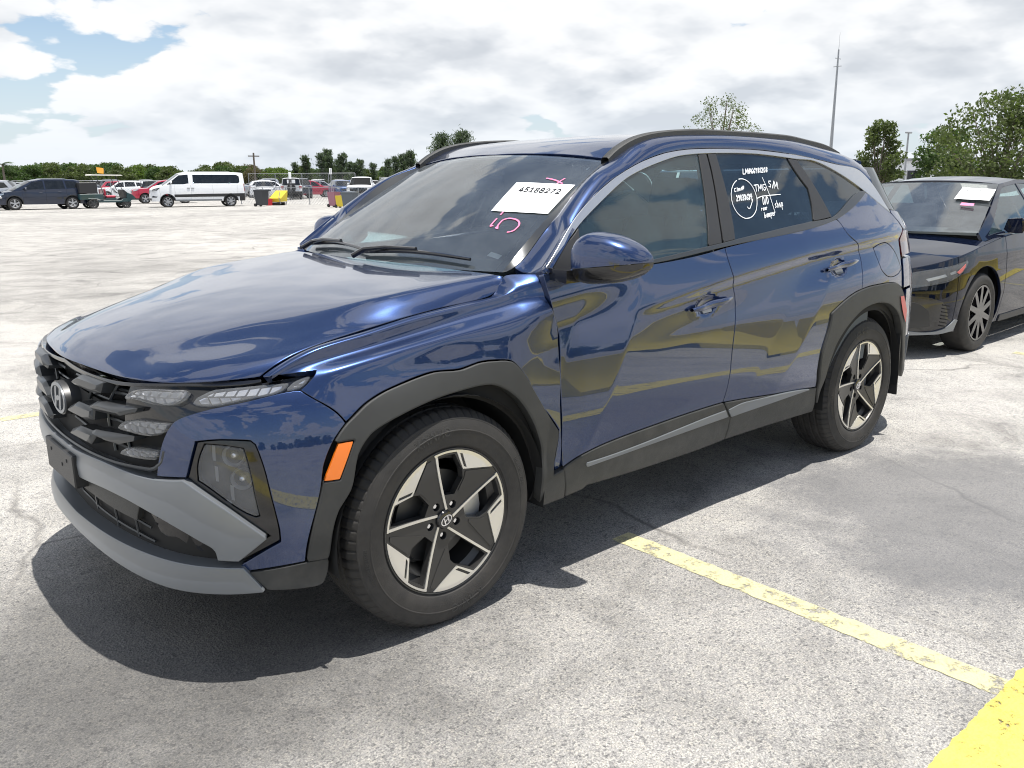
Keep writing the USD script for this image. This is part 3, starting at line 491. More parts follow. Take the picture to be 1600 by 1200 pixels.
# ------------------------------------------------------------------ ground
def build_ground():
    N = {'g': ('geometry', {}), 'big': ('noise_texture', {'scale': .16, 'detail': 6, 'roughness': .62, 'distortion': .4}), 'mid': ('noise_texture', {'scale': 1.7, 'detail': 8, 'roughness': .68, 'distortion': .6}),
         'fine': ('noise_texture', {'scale': 170.0, 'detail': 4, 'roughness': .75}), 'agg': ('voronoi_texture', {'scale': 120.0}), 'sc': ('separate_color', {}),
         'c0': ('rgb_ramp', {'ramp': [(.30, (.272, .265, .256)), (.46, (.375, .365, .352)), (.62, (.445, .433, .416)), (.8, (.505, .490, .470))]}),
         'c1': ('rgb_ramp', {'ramp': [(.30, (.50, .50, .51)), (.42, (.80, .80, .80)), (.55, (1, 1, 1)), (.75, (1.08, 1.07, 1.05))]}),
         'c2': ('rgb_ramp', {'ramp': [(.32, (.22, .22, .23)), (.44, (.68, .68, .68)), (.55, (1.0, 1.0, .99)), (.68, (1.6, 1.57, 1.5))]}),
         'c3': ('rgb_ramp', {'ramp': [(.0, (.55, .55, .56)), (.2, (.93, .93, .93)), (.75, (1.1, 1.09, 1.06)), (1.0, (1.25, 1.22, 1.15))]}),
         'm1': ('mix', {'mix_type': 'multiply', 'fac': 1.0}), 'm2': ('mix', {'mix_type': 'multiply', 'fac': 1.0}), 'm3': ('mix', {'mix_type': 'multiply', 'fac': 1.0}),
         # cracks
         'wc': ('noise_texture', {'scale': 1.3, 'detail': 5}), 'wadd': ('vector_math', {'math_type': 'multiply_add', 'vector2': (.55, .55, 0)}), 'ck': ('voronoi_texture', {'feature': 'distance_to_edge', 'scale': .33}),
         'ckr': ('map_range', {'from_min': .0, 'from_max': .006, 'to_min': .75, 'to_max': 0, 'clamp': True}), 'ckn': ('noise_texture', {'scale': .5, 'detail': 3}), 'ckm': ('map_range', {'from_min': .48, 'from_max': .6, 'clamp': True}), 'ckf': ('math', {'math_type': 'multiply'}),
         'm4': ('mix', {'color2': (.10, .095, .09)}),
         # oil stain under the nose
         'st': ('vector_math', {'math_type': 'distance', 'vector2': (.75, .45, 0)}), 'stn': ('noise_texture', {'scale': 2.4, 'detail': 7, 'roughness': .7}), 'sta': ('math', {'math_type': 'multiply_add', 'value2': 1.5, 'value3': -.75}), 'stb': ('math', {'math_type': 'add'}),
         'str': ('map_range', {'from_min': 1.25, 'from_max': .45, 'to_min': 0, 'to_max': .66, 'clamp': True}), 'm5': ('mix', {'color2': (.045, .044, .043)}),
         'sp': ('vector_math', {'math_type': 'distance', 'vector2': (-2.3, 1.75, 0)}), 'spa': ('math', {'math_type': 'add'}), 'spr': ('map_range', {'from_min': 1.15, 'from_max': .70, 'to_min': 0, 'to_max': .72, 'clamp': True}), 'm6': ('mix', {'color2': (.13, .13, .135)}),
         'sy': ('separate_xyz', {}), 'fy': ('math', {'math_type': 'multiply_add', 'value2': 3.0}), 'fr': ('map_range', {'range_type': 'smoothstep', 'from_min': -.5, 'from_max': -4.5, 'to_min': .98, 'to_max': 1.06, 'clamp': True}), 'fv': ('combine_xyz', {}), 'm7': ('mix', {'mix_type': 'multiply', 'fac': 1.0}), 'rg': ('map_range', {'from_min': 0, 'from_max': .8, 'to_min': .88, 'to_max': .6}),
         'bh': ('math', {'math_type': 'multiply_add', 'value2': .6}), 'b': ('bump', {'strength': .6, 'distance': .006}), 'p': ('principled_bsdf', {'roughness': .88, 'specular_ior_level': .3})}
    L = [('g.position', f'{n}.vector') for n in ('big', 'mid', 'fine', 'agg', 'wc', 'ckn', 'stn')]
    L += [('g.position', 'st.vector1'), ('g.position', 'sp.vector1'), ('agg.color', 'sc.color'), ('big.fac', 'c0.fac'), ('mid.fac', 'c1.fac'), ('fine.fac', 'c2.fac'), ('sc.r', 'c3.fac'), ('c0.color', 'm1.color1'), ('c1.color', 'm1.color2'), ('m1.color', 'm2.color1'), ('c2.color', 'm2.color2'),
          ('m2.color', 'm3.color1'), ('c3.color', 'm3.color2'), ('wc.color', 'wadd.vector1'), ('g.position', 'wadd.vector3'), ('wadd.vector', 'ck.vector'), ('ck.distance', 'ckr.value'), ('ckn.fac', 'ckm.value'), ('ckr.result', 'ckf.value1'), ('ckm.result', 'ckf.value2'), ('ckf.value', 'm4.fac'), ('m3.color', 'm4.color1'),
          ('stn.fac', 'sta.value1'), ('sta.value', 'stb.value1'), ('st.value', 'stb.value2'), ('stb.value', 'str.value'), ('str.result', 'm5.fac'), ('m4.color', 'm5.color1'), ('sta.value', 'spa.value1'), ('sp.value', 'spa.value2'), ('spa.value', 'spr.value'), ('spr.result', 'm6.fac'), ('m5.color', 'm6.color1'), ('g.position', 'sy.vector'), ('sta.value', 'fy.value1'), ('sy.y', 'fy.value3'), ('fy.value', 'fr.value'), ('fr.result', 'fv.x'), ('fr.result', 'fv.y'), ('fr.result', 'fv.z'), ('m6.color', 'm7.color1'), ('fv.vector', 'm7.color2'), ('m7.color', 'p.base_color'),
          ('str.result', 'rg.value'), ('rg.result', 'p.roughness'), ('agg.distance', 'bh.value1'), ('fine.fac', 'bh.value3'), ('bh.value', 'b.height'), ('b.normal', 'p.normal')]
    usdkit.material(stage, lk('pavement'), N, L, surface='p.BSDF')
    for nm, c1, c2, lo in (('line_paint', (.53, .49, .29), (.44, .405, .24), -.05), ('kerb_paint', (.62, .52, .12), (.42, .345, .085), .01)):
        N = {'g': ('geometry', {}), 'n': ('noise_texture', {'scale': 95.0, 'detail': 5, 'roughness': .75}), 'n2': ('noise_texture', {'scale': 3.2, 'detail': 8, 'roughness': .72}), 'n3': ('noise_texture', {'scale': 14.0, 'detail': 6, 'roughness': .7}), 'a': ('math', {'math_type': 'multiply_add', 'value2': .55}), 'a2': ('math', {'math_type': 'multiply_add', 'value2': .55}), 'r': ('map_range', {'from_min': 1.13 + lo, 'from_max': 1.22 + lo, 'to_min': 0, 'to_max': .92, 'clamp': True}),
             'm': ('mix', {'color1': c1, 'color2': c2}), 'mf': ('map_range', {'from_min': .45, 'from_max': .72, 'clamp': True}), 'v': ('voronoi_texture', {'scale': 95.0}), 'b': ('bump', {'strength': .6, 'distance': .006}), 'p': ('principled_bsdf', {'roughness': .8, 'specular_ior_level': .25}), 't': ('transparent_bsdf', {}), 'x': ('mix_closure', {})}
        L = [('g.position', q + '.vector') for q in ('n', 'n2', 'n3', 'v')] + [('n2.fac', 'a2.value1'), ('n3.fac', 'a2.value3'), ('n.fac', 'a.value1'), ('a2.value', 'a.value3'), ('a.value', 'r.value'), ('n3.fac', 'mf.value'), ('mf.result', 'm.fac'), ('m.color', 'p.base_color'), ('v.distance', 'b.height'), ('b.normal', 'p.normal'), ('r.result', 'x.fac'), ('p.BSDF', 'x.closure1'), ('t.BSDF', 'x.closure2')]
        usdkit.material(stage, lk(nm), N, L, surface='x.closure')
    S = 900
    tag(put('/World/pavement', [(-S, -S, 0), (S, -S, 0), (S, S, 0), (-S, S, 0)], [(0, 1, 2), (0, 2, 3)], 'pavement', [(0, 0, 1)] * 4), kind='structure')
    rng = np.random.default_rng(4)
    def stripe(a, b, w, name='parking_line', mat='line_paint', z=.002):
        a, b = np.array(a, float), np.array(b, float); d = (b - a) / np.linalg.norm(b - a); n = np.array([-d[1], d[0]]); k = int(np.linalg.norm(b - a) / .012) + 2
        t = np.linspace(0, np.linalg.norm(b - a), k); j1, j2 = [gaussian_filter(rng.normal(0, .004, k), .8) + gaussian_filter(rng.normal(0, .008, k), 60) for _ in (0, 1)]
        l = a + np.outer(t, d) + np.outer(w / 2 + j1, n); r = a + np.outer(t, d) - np.outer(w / 2 + j2, n); V = np.c_[np.vstack([l, r]), np.full(2 * k, z)]; i = np.arange(k - 1)
        return tag(put('/World/' + name, V, np.vstack([np.c_[i, k+i, k+i+1], np.c_[i, k+i+1, i+1]]), mat, np.tile([0, 0, 1.], (2 * k, 1))), kind='structure')
    stripe((-.95, .80), (-.95, 2.27), .105); stripe((4.5, 2.405), (-14, 2.405), .30, mat='kerb_paint', z=.004)
    for x in (-6.3, -11.6, 4.4): stripe((x, .5), (x, 2.27), .105)
    stripe((.56, -2.97), (.25, -2.95), .10)
build_ground()
# ------------------------------------------------------------------ wheel of the blue car (face in the plane y = 0, outward +y)
def polar(r, a): return (r * math.cos(math.radians(a)), r * math.sin(math.radians(a)))
def arcp(r, a0, a1, n=10): return [polar(r, a) for a in np.linspace(a0, a1, n)]
def ysolid(poly, y0, y1, dish=None):
    """polygon in the wheel plane (x forward, z up) made a solid between y0 and y1; dish(r) shifts the face inward"""
    m = extr(poly, y1 - y0, y0); v = m.vertices; m = trimesh.Trimesh(np.c_[v[:, 0], v[:, 2], v[:, 1]], m.faces[:, ::-1], process=False)
    if dish: m = trimesh.Trimesh(*trimesh.remesh.subdivide_to_size(m.vertices, m.faces, .012), process=False); r = np.hypot(m.vertices[:, 0], m.vertices[:, 2]); m.vertices[:, 1] += dish(r)
    return m
def wheel_meshes():
    dish = lambda r: -.022 * np.clip(1 - (r / .225) ** 2, 0, 1)
    wins, lines, petals, slots, facets = [], [], [], [], []
    for k in range(5):
        a = 78 + 72 * k
        wins.append(Polygon([polar(.222, a+4.5), polar(.222, a+12), polar(.222, a+21), polar(.172, a+36), polar(.147, a+42), polar(.088, a+41), polar(.082, a+13), polar(.15, a+6), polar(.19, a+4.2)]))
        lines.append(LineString([polar(.033, a+27), polar(.233, a+1.4)]).buffer(.0040, cap_style=2))
        lines.append(Polygon(arcp(.2365, a, a+26) + arcp(.230, a+26, a)))
        lines.append(Polygon([polar(.232, a+21.5), polar(.176, a+35.2), polar(.1735, a+36.8), polar(.1785, a+36.6), polar(.233, a+24)]))
        slot = Polygon([polar(.224, a+25.2), polar(.1845, a+35.4), polar(.184, a+38.6), polar(.2245, a+28.0)])
        petals.append(Polygon([polar(.2365, a+23), polar(.176, a+36.2), polar(.1765, a+38), polar(.2365, a+64.5)] + arcp(.2365, a+63, a+24, 12)).buffer(0).difference(slot.buffer(.001)))
        facets.append(Polygon([polar(.172, a+40), polar(.228, a+64), polar(.225, a+69), polar(.10, a+50), polar(.10, a+44), polar(.147, a+43)]))
    win = unary_union(wins)
    body = Point(0, 0).buffer(.2375, 48).difference(win)
    for k in range(5): body = body.difference(Point(polar(.056, 59 + 72 * k)).buffer(.0135, 12))
    face = [ysolid(body, -.030, -.004, dish)]
    fac = [ysolid(f.buffer(-.002), -.010, -.0015, dish) for f in facets]
    barrel = revolve([(.2385, -.002), (.243, .0), (.246, -.004), (.2465, -.014), (.236, -.022), (.226, -.05), (.222, -.16), (.236, -.2)], 72)
    back = revolve([(.228, -.03), (.2, -.045), (.19, -.16)], 48)
    bright = [ysolid(unary_union(lines).union(unary_union(petals)).buffer(0), -.006, 0.0, dish)]
    lugs = []; pockets = []
    for k in range(5):
        x, z = polar(.056, 59 + 72 * k)
        pockets.append(cyl((x, -.05, z), (x, -.046, z), .0145, 14)); lugs.append(moved(cyl((0, -.05, 0), (0, -.034, 0), .0085, 6, .0075), (x, 0, z)))
    cap = revolve([(.0001, -.012), (.022, -.0125), (.0285, -.0145), (.0315, -.019), (.032, -.03)], 36)
    el = affinity.scale(Point(0, 0).buffer(1, 24), .023, .0155); em = el.difference(affinity.scale(el, .84, .80))
    H = unary_union([Polygon([(-.0135,-.0095),(-.0085,-.0105),(-.0025,.0105),(-.0075,.0098)]), Polygon([(.0045,-.0105),(.0095,-.0098),(.0135,.0095),(.0085,.0105)]), Polygon([(-.008,-.003),(.006,.0005),(.008,.0035),(-.006,.0005)])])
    H = affinity.scale(H, .9, 1.0); emb = affinity.rotate(em.union(H), 28, origin=(0, 0)); emb = affinity.scale(emb, -1, 1, origin=(0, 0))
    logo = ysolid(emb, -.0125, -.0105)
    disc = [revolve([(.02, -.075), (.155, -.075), (.155, -.095), (.02, -.095)], 48), cyl((0, -.12, 0), (0, -.05, 0), .07, 24)]
    cal = [hull([(.17*math.cos(t) * s, y, .17*math.sin(t) * s) for t in np.radians([150, 165, 180, 195, 205]) for s in (.62, 1.02) for y in (-.055, -.115)])]
    prof = [(.236, -.018), (.240, -.007), (.247, -.004), (.2515, -.0005), (.2525, .0035), (.262, .0085), (.280, .0125), (.300, .0135), (.302, .0148), (.3045, .0148), (.306, .0132), (.322, .0095), (.338, .002), (.3395, .0025), (.3435, .0005), (.345, -.003), (.352, -.010), (.3595, -.020)]
    tread = []
    for y in np.linspace(-.026, -.196, 41):
        g = min(abs(y + d) for d in (.058, .092, .130, .164)); tread.append((.3685 - .0045 * abs((y + .111) / .085) ** 3 - (.007 if g < .0035 else 0), y))
    prof += tread + [(.3595, -.202), (.345, -.219), (.31, -.232), (.28, -.23), (.236, -.205)]
    n = 420; t = revolve(prof, n); m = len(prof); V = t.vertices.reshape(m, n, 3); ang = np.arange(n)
    r = np.hypot(V[..., 0], V[..., 2])
    for k in range(m):
        y = prof[k][1]
        if k >= 15 and (y > -.0545 or y < -.168) and k < m - 4:
            sip = ((ang % 6) < 1)
            V[k, sip] *= np.array([1 - .013, 1, 1 - .013]) if k > 15 else np.array([1 - .006, 1, 1 - .006])
        elif -.168 < y < -.0545 and k > 17:
            sip = (((ang + int((y + .2) * 90)) % 10) < 1); V[k, sip] *= np.array([1 - .008, 1, 1 - .008])
    t.vertices = V.reshape(-1, 3)
    def letters(text, r0, a_mid, h, bold=True):
        m = meshkit.text_mesh(text, h, .0012, bold); v = m.vertices; w = v[:, 0].max(); a = np.radians(a_mid) + (v[:, 0] - w / 2) / r0 ; rr = r0 - v[:, 1]
        # text running clockwise seen from outside (outside view: x forward is to the left)
        x, z = rr * np.cos(a), rr * np.sin(a); y = np.interp(rr, [p[0] for p in prof[:16]], [p[1] for p in prof[:16]]) + v[:, 2] - .0003
        return trimesh.Trimesh(np.c_[x, y, z], m.faces, process=False)
    prints = [letters('KUMHO', .318, a, .028) for a in (258, 78)] + [letters('235/60R18 103H', .325, -12, .012, False), letters('SOLUS TA31', .325, 160, .013, False)]
    return dict(face=face, facet=fac, barrel=[barrel, back], bright=bright, lug=lugs, pocket=pockets, cap=[cap], logo=[logo], disc=disc, cal=cal, tyre=[t], prints=prints)
_WM = wheel_meshes()
def put_wheel(parent, cx, y, side, z=.3605):
    def place(ms, squash=False):
        out = []
        for m in ms:
            v, f, n = meshkit.arrays(m, 30); v = v.copy() + (cx, 0, z); v[:, 1] += 0
            if squash: low = v[:, 2] < .0015; v[low, 2] = .0015 + (v[low, 2] - .0015) * .02
            v[:, 1] = v[:, 1] * side + y * side
            if side < 0: f = f[:, ::-1]; n = n * (1, -1, 1)
            out.append((v, f, n))
        return out
    w = obj('wheel', place(_WM['face'] + _WM['facet']), 'wheel_grey', parent)
    obj('rim_barrel', place(_WM['barrel']), 'wheel_grey', w); obj('machined_face', place(_WM['bright']), 'machined', w)
    obj('tyre', place(_WM['tyre'], True), 'rubber', w); obj('tyre_lettering', place(_WM['prints']), 'rubber_print', w)
    for m, q in zip(_WM['lug'], _WM['pocket']): obj('lug_nut', place([m]), 'chrome', w); obj('lug_pocket', place([q]), 'void_black', w)
    obj('hub_cap', place(_WM['cap']), 'gloss_black', w); obj('hub_emblem', place(_WM['logo']), 'chrome', w)
    obj('brake_disc', place(_WM['disc']), 'steel_dark', w); obj('brake_caliper', place(_WM['cal']), 'brake_silver', w)
    return w

# ------------------------------------------------------------------ the blue car
def ringm(u, z):
    u = np.asarray(u, float); q = ring(np.abs(u), z); q[..., 1] *= np.where(u < 0, -1, 1); return q
def sym(P):                                    # outline that starts and ends on the centre line, doubled
    q = Polygon(smooth_poly(P)).buffer(0); return q.union(affinity.scale(q, -1, 1, origin=(0, 0))).buffer(.0005).buffer(-.0005)
def strokes(lines, w): return unary_union([LineString(l).buffer(w / 2, 4) for l in lines])
GLYPH = {'L': [[(0,1),(0,0),(.6,0)]], 'M': [[(0,0),(.1,1),(.4,.3),(.7,1),(.8,0)]], '#': [[(.2,0),(.35,1)],[(.5,0),(.65,1)],[(0,.35),(.8,.4)],[(.05,.65),(.85,.7)]], '6': [[(.5,1),(.1,.5),(.1,.1),(.45,0),(.55,.3),(.15,.45)]],
  '9': [[(.5,.8),(.15,.95),(.1,.6),(.5,.6),(.5,.85),(.4,0)]], '8': [[(.5,.85),(.2,1),(.1,.75),(.5,.3),(.3,0),(.1,.2),(.5,.75),(.5,.85)]], '1': [[(.25,1),(.25,0)]], '2': [[(.05,.75),(.3,1),(.5,.7),(.05,0),(.6,.05)]], '0': [[(.3,1),(.08,.6),(.15,.1),(.4,0),(.55,.5),(.3,1)]],
  '3': [[(.05,.9),(.4,1),(.45,.7),(.2,.52),(.5,.35),(.4,0),(.05,.1)]], '4': [[(.1,1),(.05,.5),(.55,.5)],[(.45,1),(.4,-.2)]], 'C': [[(.55,.85),(.2,.9),(.05,.4),(.25,0),(.6,.1)]], 'l': [[(.2,1),(.2,0)]], 'a': [[(.5,.6),(.15,.55),(.1,.1),(.4,.05),(.5,.6),(.55,0)]], 'i': [[(.2,.6),(.2,0)],[(.2,.85),(.22,.9)]],
  'm': [[(0,.6),(.05,0),(.1,.5),(.3,.6),(.35,0),(.4,.5),(.6,.6),(.65,0)]], 'T': [[(0,.95),(.7,1)],[(.35,1),(.3,0)]], 'G': [[(.6,.9),(.2,.95),(.05,.4),(.3,0),(.6,.2),(.55,.45),(.35,.45)]], 'S': [[(.55,.95),(.15,.9),(.1,.65),(.5,.4),(.4,.05),(.05,.1)]], '/': [[(.05,-.05),(.5,1.05)]],
  'D': [[(.1,0),(.1,1),(.45,.85),(.55,.35),(.3,0),(.1,0)]], 'r': [[(.1,.6),(.12,0)],[(.12,.4),(.25,.6),(.45,.55)]], 'e': [[(.1,.3),(.5,.35),(.4,.6),(.12,.5),(.15,.05),(.5,.05)]], 'b': [[(.1,1),(.1,0),(.45,.05),(.5,.45),(.12,.5)]], 'u': [[(.1,.6),(.12,.1),(.4,.05),(.5,.6),(.52,0)]],
  'p': [[(.1,.6),(.08,-.4)],[(.1,.55),(.45,.6),(.5,.15),(.12,.1)]], 'h': [[(.1,1),(.1,0)],[(.1,.4),(.35,.6),(.45,.4),(.48,0)]], 'o': [[(.3,.6),(.08,.35),(.2,.02),(.45,.2),(.3,.6)]], 's': [[(.45,.6),(.1,.5),(.4,.2),(.05,.02)]]}
def script_word(text, frame, w=.0045):
    o, r, u = [np.array(q) for q in frame]; adv = [(.85 if ch in 'Mm#' else .42 if ch in '1li/' else .68) for ch in text]; tot = sum(adv); x = 0; out = []
    for ch, a in zip(text, adv):
        for l in GLYPH[ch]: out.append([tuple(o + (r - o) * ((x + px * .95) / tot) + (u - o) * py) for px, py in l])
        x += a
    return strokes(out, w)
def decal(fn, m, frame, off, scale=(1, 1)):
    o, r, u = [np.array(q) for q in frame]; v = m.vertices; w, h = v[:, 0].max(), 1.0
    P = o + np.outer(v[:, 0] / w, r - o) + np.outer(v[:, 1], u - o)
    return [(fn(P[:, 0], P[:, 1]) + surface_normals(fn, P) * off, np.array(m.faces), surface_normals(fn, P))]

def build_hero():
    car = thing('parked_car', 'blue crossover with black wheel arches, number sheet on its windscreen, nearest the camera', 'car')
    A = lambda n: Polygon(smooth_poly(TR[n])).buffer(0)
    def both(name, surf, poly, mat, parent=car, names=None, **k):
        p = panel(surf, poly, **k); a = obj(name, p, mat, parent[0] if isinstance(parent, tuple) else parent)
        b = obj(name, mirror(p), mat, parent[1] if isinstance(parent, tuple) else parent); return a, b
    arch = lambda r: unary_union([Polygon([(ux(cx + r * math.cos(t)), .362 + r * math.sin(t)) for t in np.linspace(0, 2*PI, 60)]) for cx in (0, -2.755)])
    g = np.linspace(0, UM, 4000); gx = -_cx(g)
    def ux(x): return float(np.interp(-x, gx, g))
    A2 = arch(.405)
    # --- dark inner body behind the gaps
    inner = Polygon([(0, .30), (UM, .30), (UM, 1.0), (ux(-3.2), 1.12), (ux(-2.4), 1.18), (ux(-.62), 1.08), (ux(-.5), .80), (ux(.5), .76), (0, .80)]).difference(A2)
    p = panel(ring, inner, off=-.035, gap=0, bev=0, thick=0, res=.06, smooth=0)
    obj('inner_body', p + mirror(p), 'void_black', car)
    liners = []
    for cx in (0, -2.755):
        for s in (1, -1):
            a = np.linspace(-.15, PI + .15, 28); X = np.stack([cx + .415 * np.cos(a), .362 + .415 * np.sin(a)], 1)
            V = np.vstack([np.c_[X[:, 0], np.full(28, s * y), X[:, 1]] for y in (.905, .62)]); i = np.arange(27)
            liners.append((V, np.vstack([np.c_[i, i+1, 28+i+1], np.c_[i, 28+i+1, 28+i]]), None))
            D = np.vstack([np.c_[X[:, 0], np.full(28, s * .62), X[:, 1]], [[cx, s * .62, .3]]]); liners.append((D, np.c_[i, i+1, i*0+28], None))
    for k in range(4): obj('wheel_arch_liner', liners[2*k:2*k+2], 'void_black', car)
    obj('underbody', [bx(-3.5, .60, -.58, .58, .24, .34), bx(-2.28, -.47, -.76, .76, .265, .33), bx(.36, .60, -.66, .66, .27, .32), bx(.30, .64, -.60, .60, .335, .36), bx(.0, .45, -.60, .60, .345, .37), bx(-3.5, -3.2, -.72, .72, .30, .4)], 'void_black', car)  # includes a front tray added to stop sunlight leaking under the nose
    for s in (1, -1): obj('lamp_bracket', bx(.22, .52, *sorted((s * .5, s * .80)), .75, .785), 'void_black', car)  # added hidden boxes that block sun leaking through the hood corner gap
    # --- panels
    p = panel(lambda s, t: hood(s / 1.2, t / .155), sbox(0, 0, 1.2, 1.55), gap=.0025, res=.03, thick=.02, sgn=-1, smooth=0, bev=.003)
    hd = obj('hood', p, 'blue_paint', car)
    both('fender', lambda s, t: fender(s, t / .085), Polygon(smooth_poly(np.array(TR['fenderp']) * (1, .085))).buffer(0), 'blue_paint', res=.02, sgn=-1, smooth=0)
    bump = A('bumper')
    both('front_bumper', ring, bump, 'blue_paint', res=.02)
    bez = A('bezel'); lens = A('foglens')
    fb = both('lamp_bezel', ring, bez.difference(lens), 'gloss_black', off=-.010, res=.03)
    both('fog_lamp', ring, lens, 'lamp_glass', parent=fb, off=-.013, gap=.001, thick=.004, res=.03)
    lp = panel(ring, lens.buffer(.004), off=-.038, gap=0, bev=0, thick=0, res=.05); zz = []
    c0 = np.array(lens.centroid.coords[0])
    refl = []
    nb = surface_normals(ring, c0[None])[0]
    for (du, dz, r) in ((.016, .058, .030), (.036, -.012, .030)):
        q = c0 + (du, dz); X = ring(*q); n = surface_normals(ring, q[None])[0]
        refl.append(revolve_at(X - n * .020, n, [(r * .35, -.04), (r * .8, -.018), (r, 0), (r * 1.06, -.004), (r * 1.06, -.05)])); refl.append(revolve_at(X - n * .034, n, [(.0005, .012), (r * .2, .010), (r * .34, .002), (r * .36, -.02)]))
    for du0, dz0 in ((-.055, .06), (-.05, .0), (-.01, -.055)):
        refl.append(hull([ring(c0[0] + du0 + a, c0[1] + dz0 + b) - nb * d for a, b, d in ((-.025, .022, .06), (.02, .024, .025), (.02, -.020, .025), (-.02, -.024, .06), (0, 0, .07))]))
    for k, o in enumerate(fb):
        q = [meshkit.arrays(m, 30) for m in refl]; q = [(v, f, n) for v, f, n in q]
        obj('reflector', q if k == 0 else mirror(q), 'lens_block', o); obj('lamp_housing', lp if k == 0 else mirror(lp), 'smoke', o)
    pl = lambda n, a, b: sym(TR[n] + []) if False else None
    skid = sym([(0, .618)] + TR['skid'][1:-1] + [(.10, .52), (0, .515)])
    obj('skid_plate', panel(ringm, skid, off=.012, res=.03, thick=.05, crown=0.006, bev=.004), 'satin_silver', car)
    lip = sym([(0, .366), (.2, .372), (.4, .374), (.6, .371), (.76, .369), (.845, .368), (.904, .284), (.80, .280), (.6, .280), (.45, .288), (.3, .295), (0, .298)])
    obj('front_lip', panel(ringm, lip, off=.016, res=.03, thick=.07, crown=.010, bev=.004), 'satin_silver', car)
    both('corner_cladding', ring, A('cornerclad'), 'cladding', off=.004, res=.03)
    ac = A('archclad'); mk = A('marker')
    both('arch_cladding', ring, ac.difference(mk.buffer(.001)), 'cladding', off=.010, res=.03, thick=.035, bev=.005)
    both('side_marker', ring, mk, 'amber', off=.0085, gap=.0, res=.03, thick=.012)
    fx = lambda n: np.array([_cx(n)])
    fuel = A('fuel')
    fd = both('front_door', ring, A('door'), 'blue_paint', res=.0125)
    rd = both('rear_door', ring, A('rdoor'), 'blue_paint', res=.0125)
    qp = both('quarter_panel', ring, A('quarter').union(sbox(4.66, .85, 4.796, 1.01)).difference(fuel), 'blue_paint', res=.02)
    obj('fuel_door', panel(ring, fuel, res=.02), 'blue_paint', qp[0])
    ra = A('rarch')
    both('arch_cladding', ring, ra, 'cladding', off=.010, res=.03, thick=.035, bev=.005)
    s1, s2 = A('sill1'), A('sill2'); t1, t2 = A('silltrim1'), A('silltrim2')
    both('sill_cladding', ring, s1, 'cladding', off=.006, res=.03, thick=.04, bev=.004); both('sill_cladding', ring, s2, 'cladding', off=.006, res=.03, thick=.04, bev=.004)
    both('sill_strip', ring, t1, 'satin_silver', off=.011, gap=.001, res=.03, thick=.008, bev=.003); both('sill_strip', ring, t2, 'satin_silver', off=.011, gap=.001, res=.03, thick=.008, bev=.003)  # pale silver paints in the sunlit ledge of the dark grey sill
    for poly, par, mat, nm in (('fglass', fd, 'front_glass', 'door_window'), ('rglass', rd, 'privacy_glass', 'door_window'), ('qglass', qp, 'privacy_glass', 'quarter_window')):
        both(nm, ring, A(poly).buffer(.004), mat, parent=par, off=-.007, gap=0, bev=0, thick=0, res=.05)
    for poly, par, mat, nm, of in (('sail', fd, 'dark_plastic', 'mirror_triangle', -.001), ('bpillar1', fd, 'dark_plastic', 'pillar_cover', -.001), ('bpillar2', rd, 'dark_plastic', 'pillar_cover', -.001), ('cpillar', rd, 'dark_plastic', 'pillar_cover', -.001)):
        both(nm, ring, A(poly), mat, parent=par, off=of, gap=.001, res=.05)
    both('window_surround', ring, A('chrome'), 'bright_trim', off=.002, gap=.001, res=.03, thick=.02)
    both('belt_trim', ring, A('belttrim'), 'grille_grey', off=.003, gap=.0005, res=.04, thick=.02)
    # --- window writing
    R_ = lambda n: TR[n]
    wr = [script_word(t, R_(n), w) for t, n, w in (('LM#66981208', 'w_lm', .0036), ('Clm#', 'w_claim', .0034), ('29038684', 'w_num', .0038), ('TMG', 'w_tmg', .0038), ('S/M', 'w_sm', .0038), ('D/D', 'w_dd', .0038), ('rear', 'w_rear', .0036), ('bumper', 'w_bumper', .0036), ('shop', 'w_shop', .0038))]
    wr += [strokes([smooth_open(R_(n))], .0034) for n in ('w_circle', 'w_v', 'w_h', 'w_check')]
    obj('window_writing', panel(ring, unary_union(wr), off=-.004, gap=0, bev=0, thick=0, res=.05), 'marker_white', rd[0])
    obj('red_tape', panel(ring, A('redtape').intersection(Polygon([(4.5,.4),(4.69,.4),(4.69,1),(4.5,1)])), off=.016, gap=0, bev=0, thick=.001, res=.03), 'red_tape', car)
    # --- door handles
    for nm, pars, hu in (('door_handle', fd, TR['door_handle']), ('rhandle', rd, TR['rhandle'])):
        a = np.array(hu); u0, u1 = a[:, 0].min(), a[:, 0].max(); z0, z1 = a[0, 1] + .006, a[a[:, 0].argmax(), 1] + .004; sec = []
        for t in np.linspace(0, 1, 15):
            u, z = u0 + (u1 - u0) * t, z0 + (z1 - z0) * t; X = ring(u, z); n = surface_normals(ring, np.array([[u, z]]))[0]
            o = .006 + .030 * math.sin(PI * np.clip(t * 1.0, .02, .98)) ** .5; w = .0155 * (math.sin(PI * np.clip(t, .03, .97)) ** .35)
            up = np.array([0, 0, 1.0])
            sec.append(X + n * o + np.array([up * w * math.sin(q) + n * .0095 * math.cos(q) for q in np.linspace(0, 2*PI, 14, endpoint=False)]))
        V = np.vstack(sec); k = 14; F = []
        for i in range(len(sec) - 1):
            for j in range(k): F += [(i*k+j, i*k+(j+1) % k, (i+1)*k+(j+1) % k), (i*k+j, (i+1)*k+(j+1) % k, (i+1)*k+j)]
        m = meshkit.arrays((V, np.array(F)), True); v, f, n = m
        cen = np.repeat(np.array([s.mean(0) for s in sec]), k, 0); 
        if ((v - cen) * n).sum() < 0: f = f[:, ::-1]; n = -n
        ug, zg = (u0 + u1) / 2 - .01, (z0 + z1) / 2 - .026
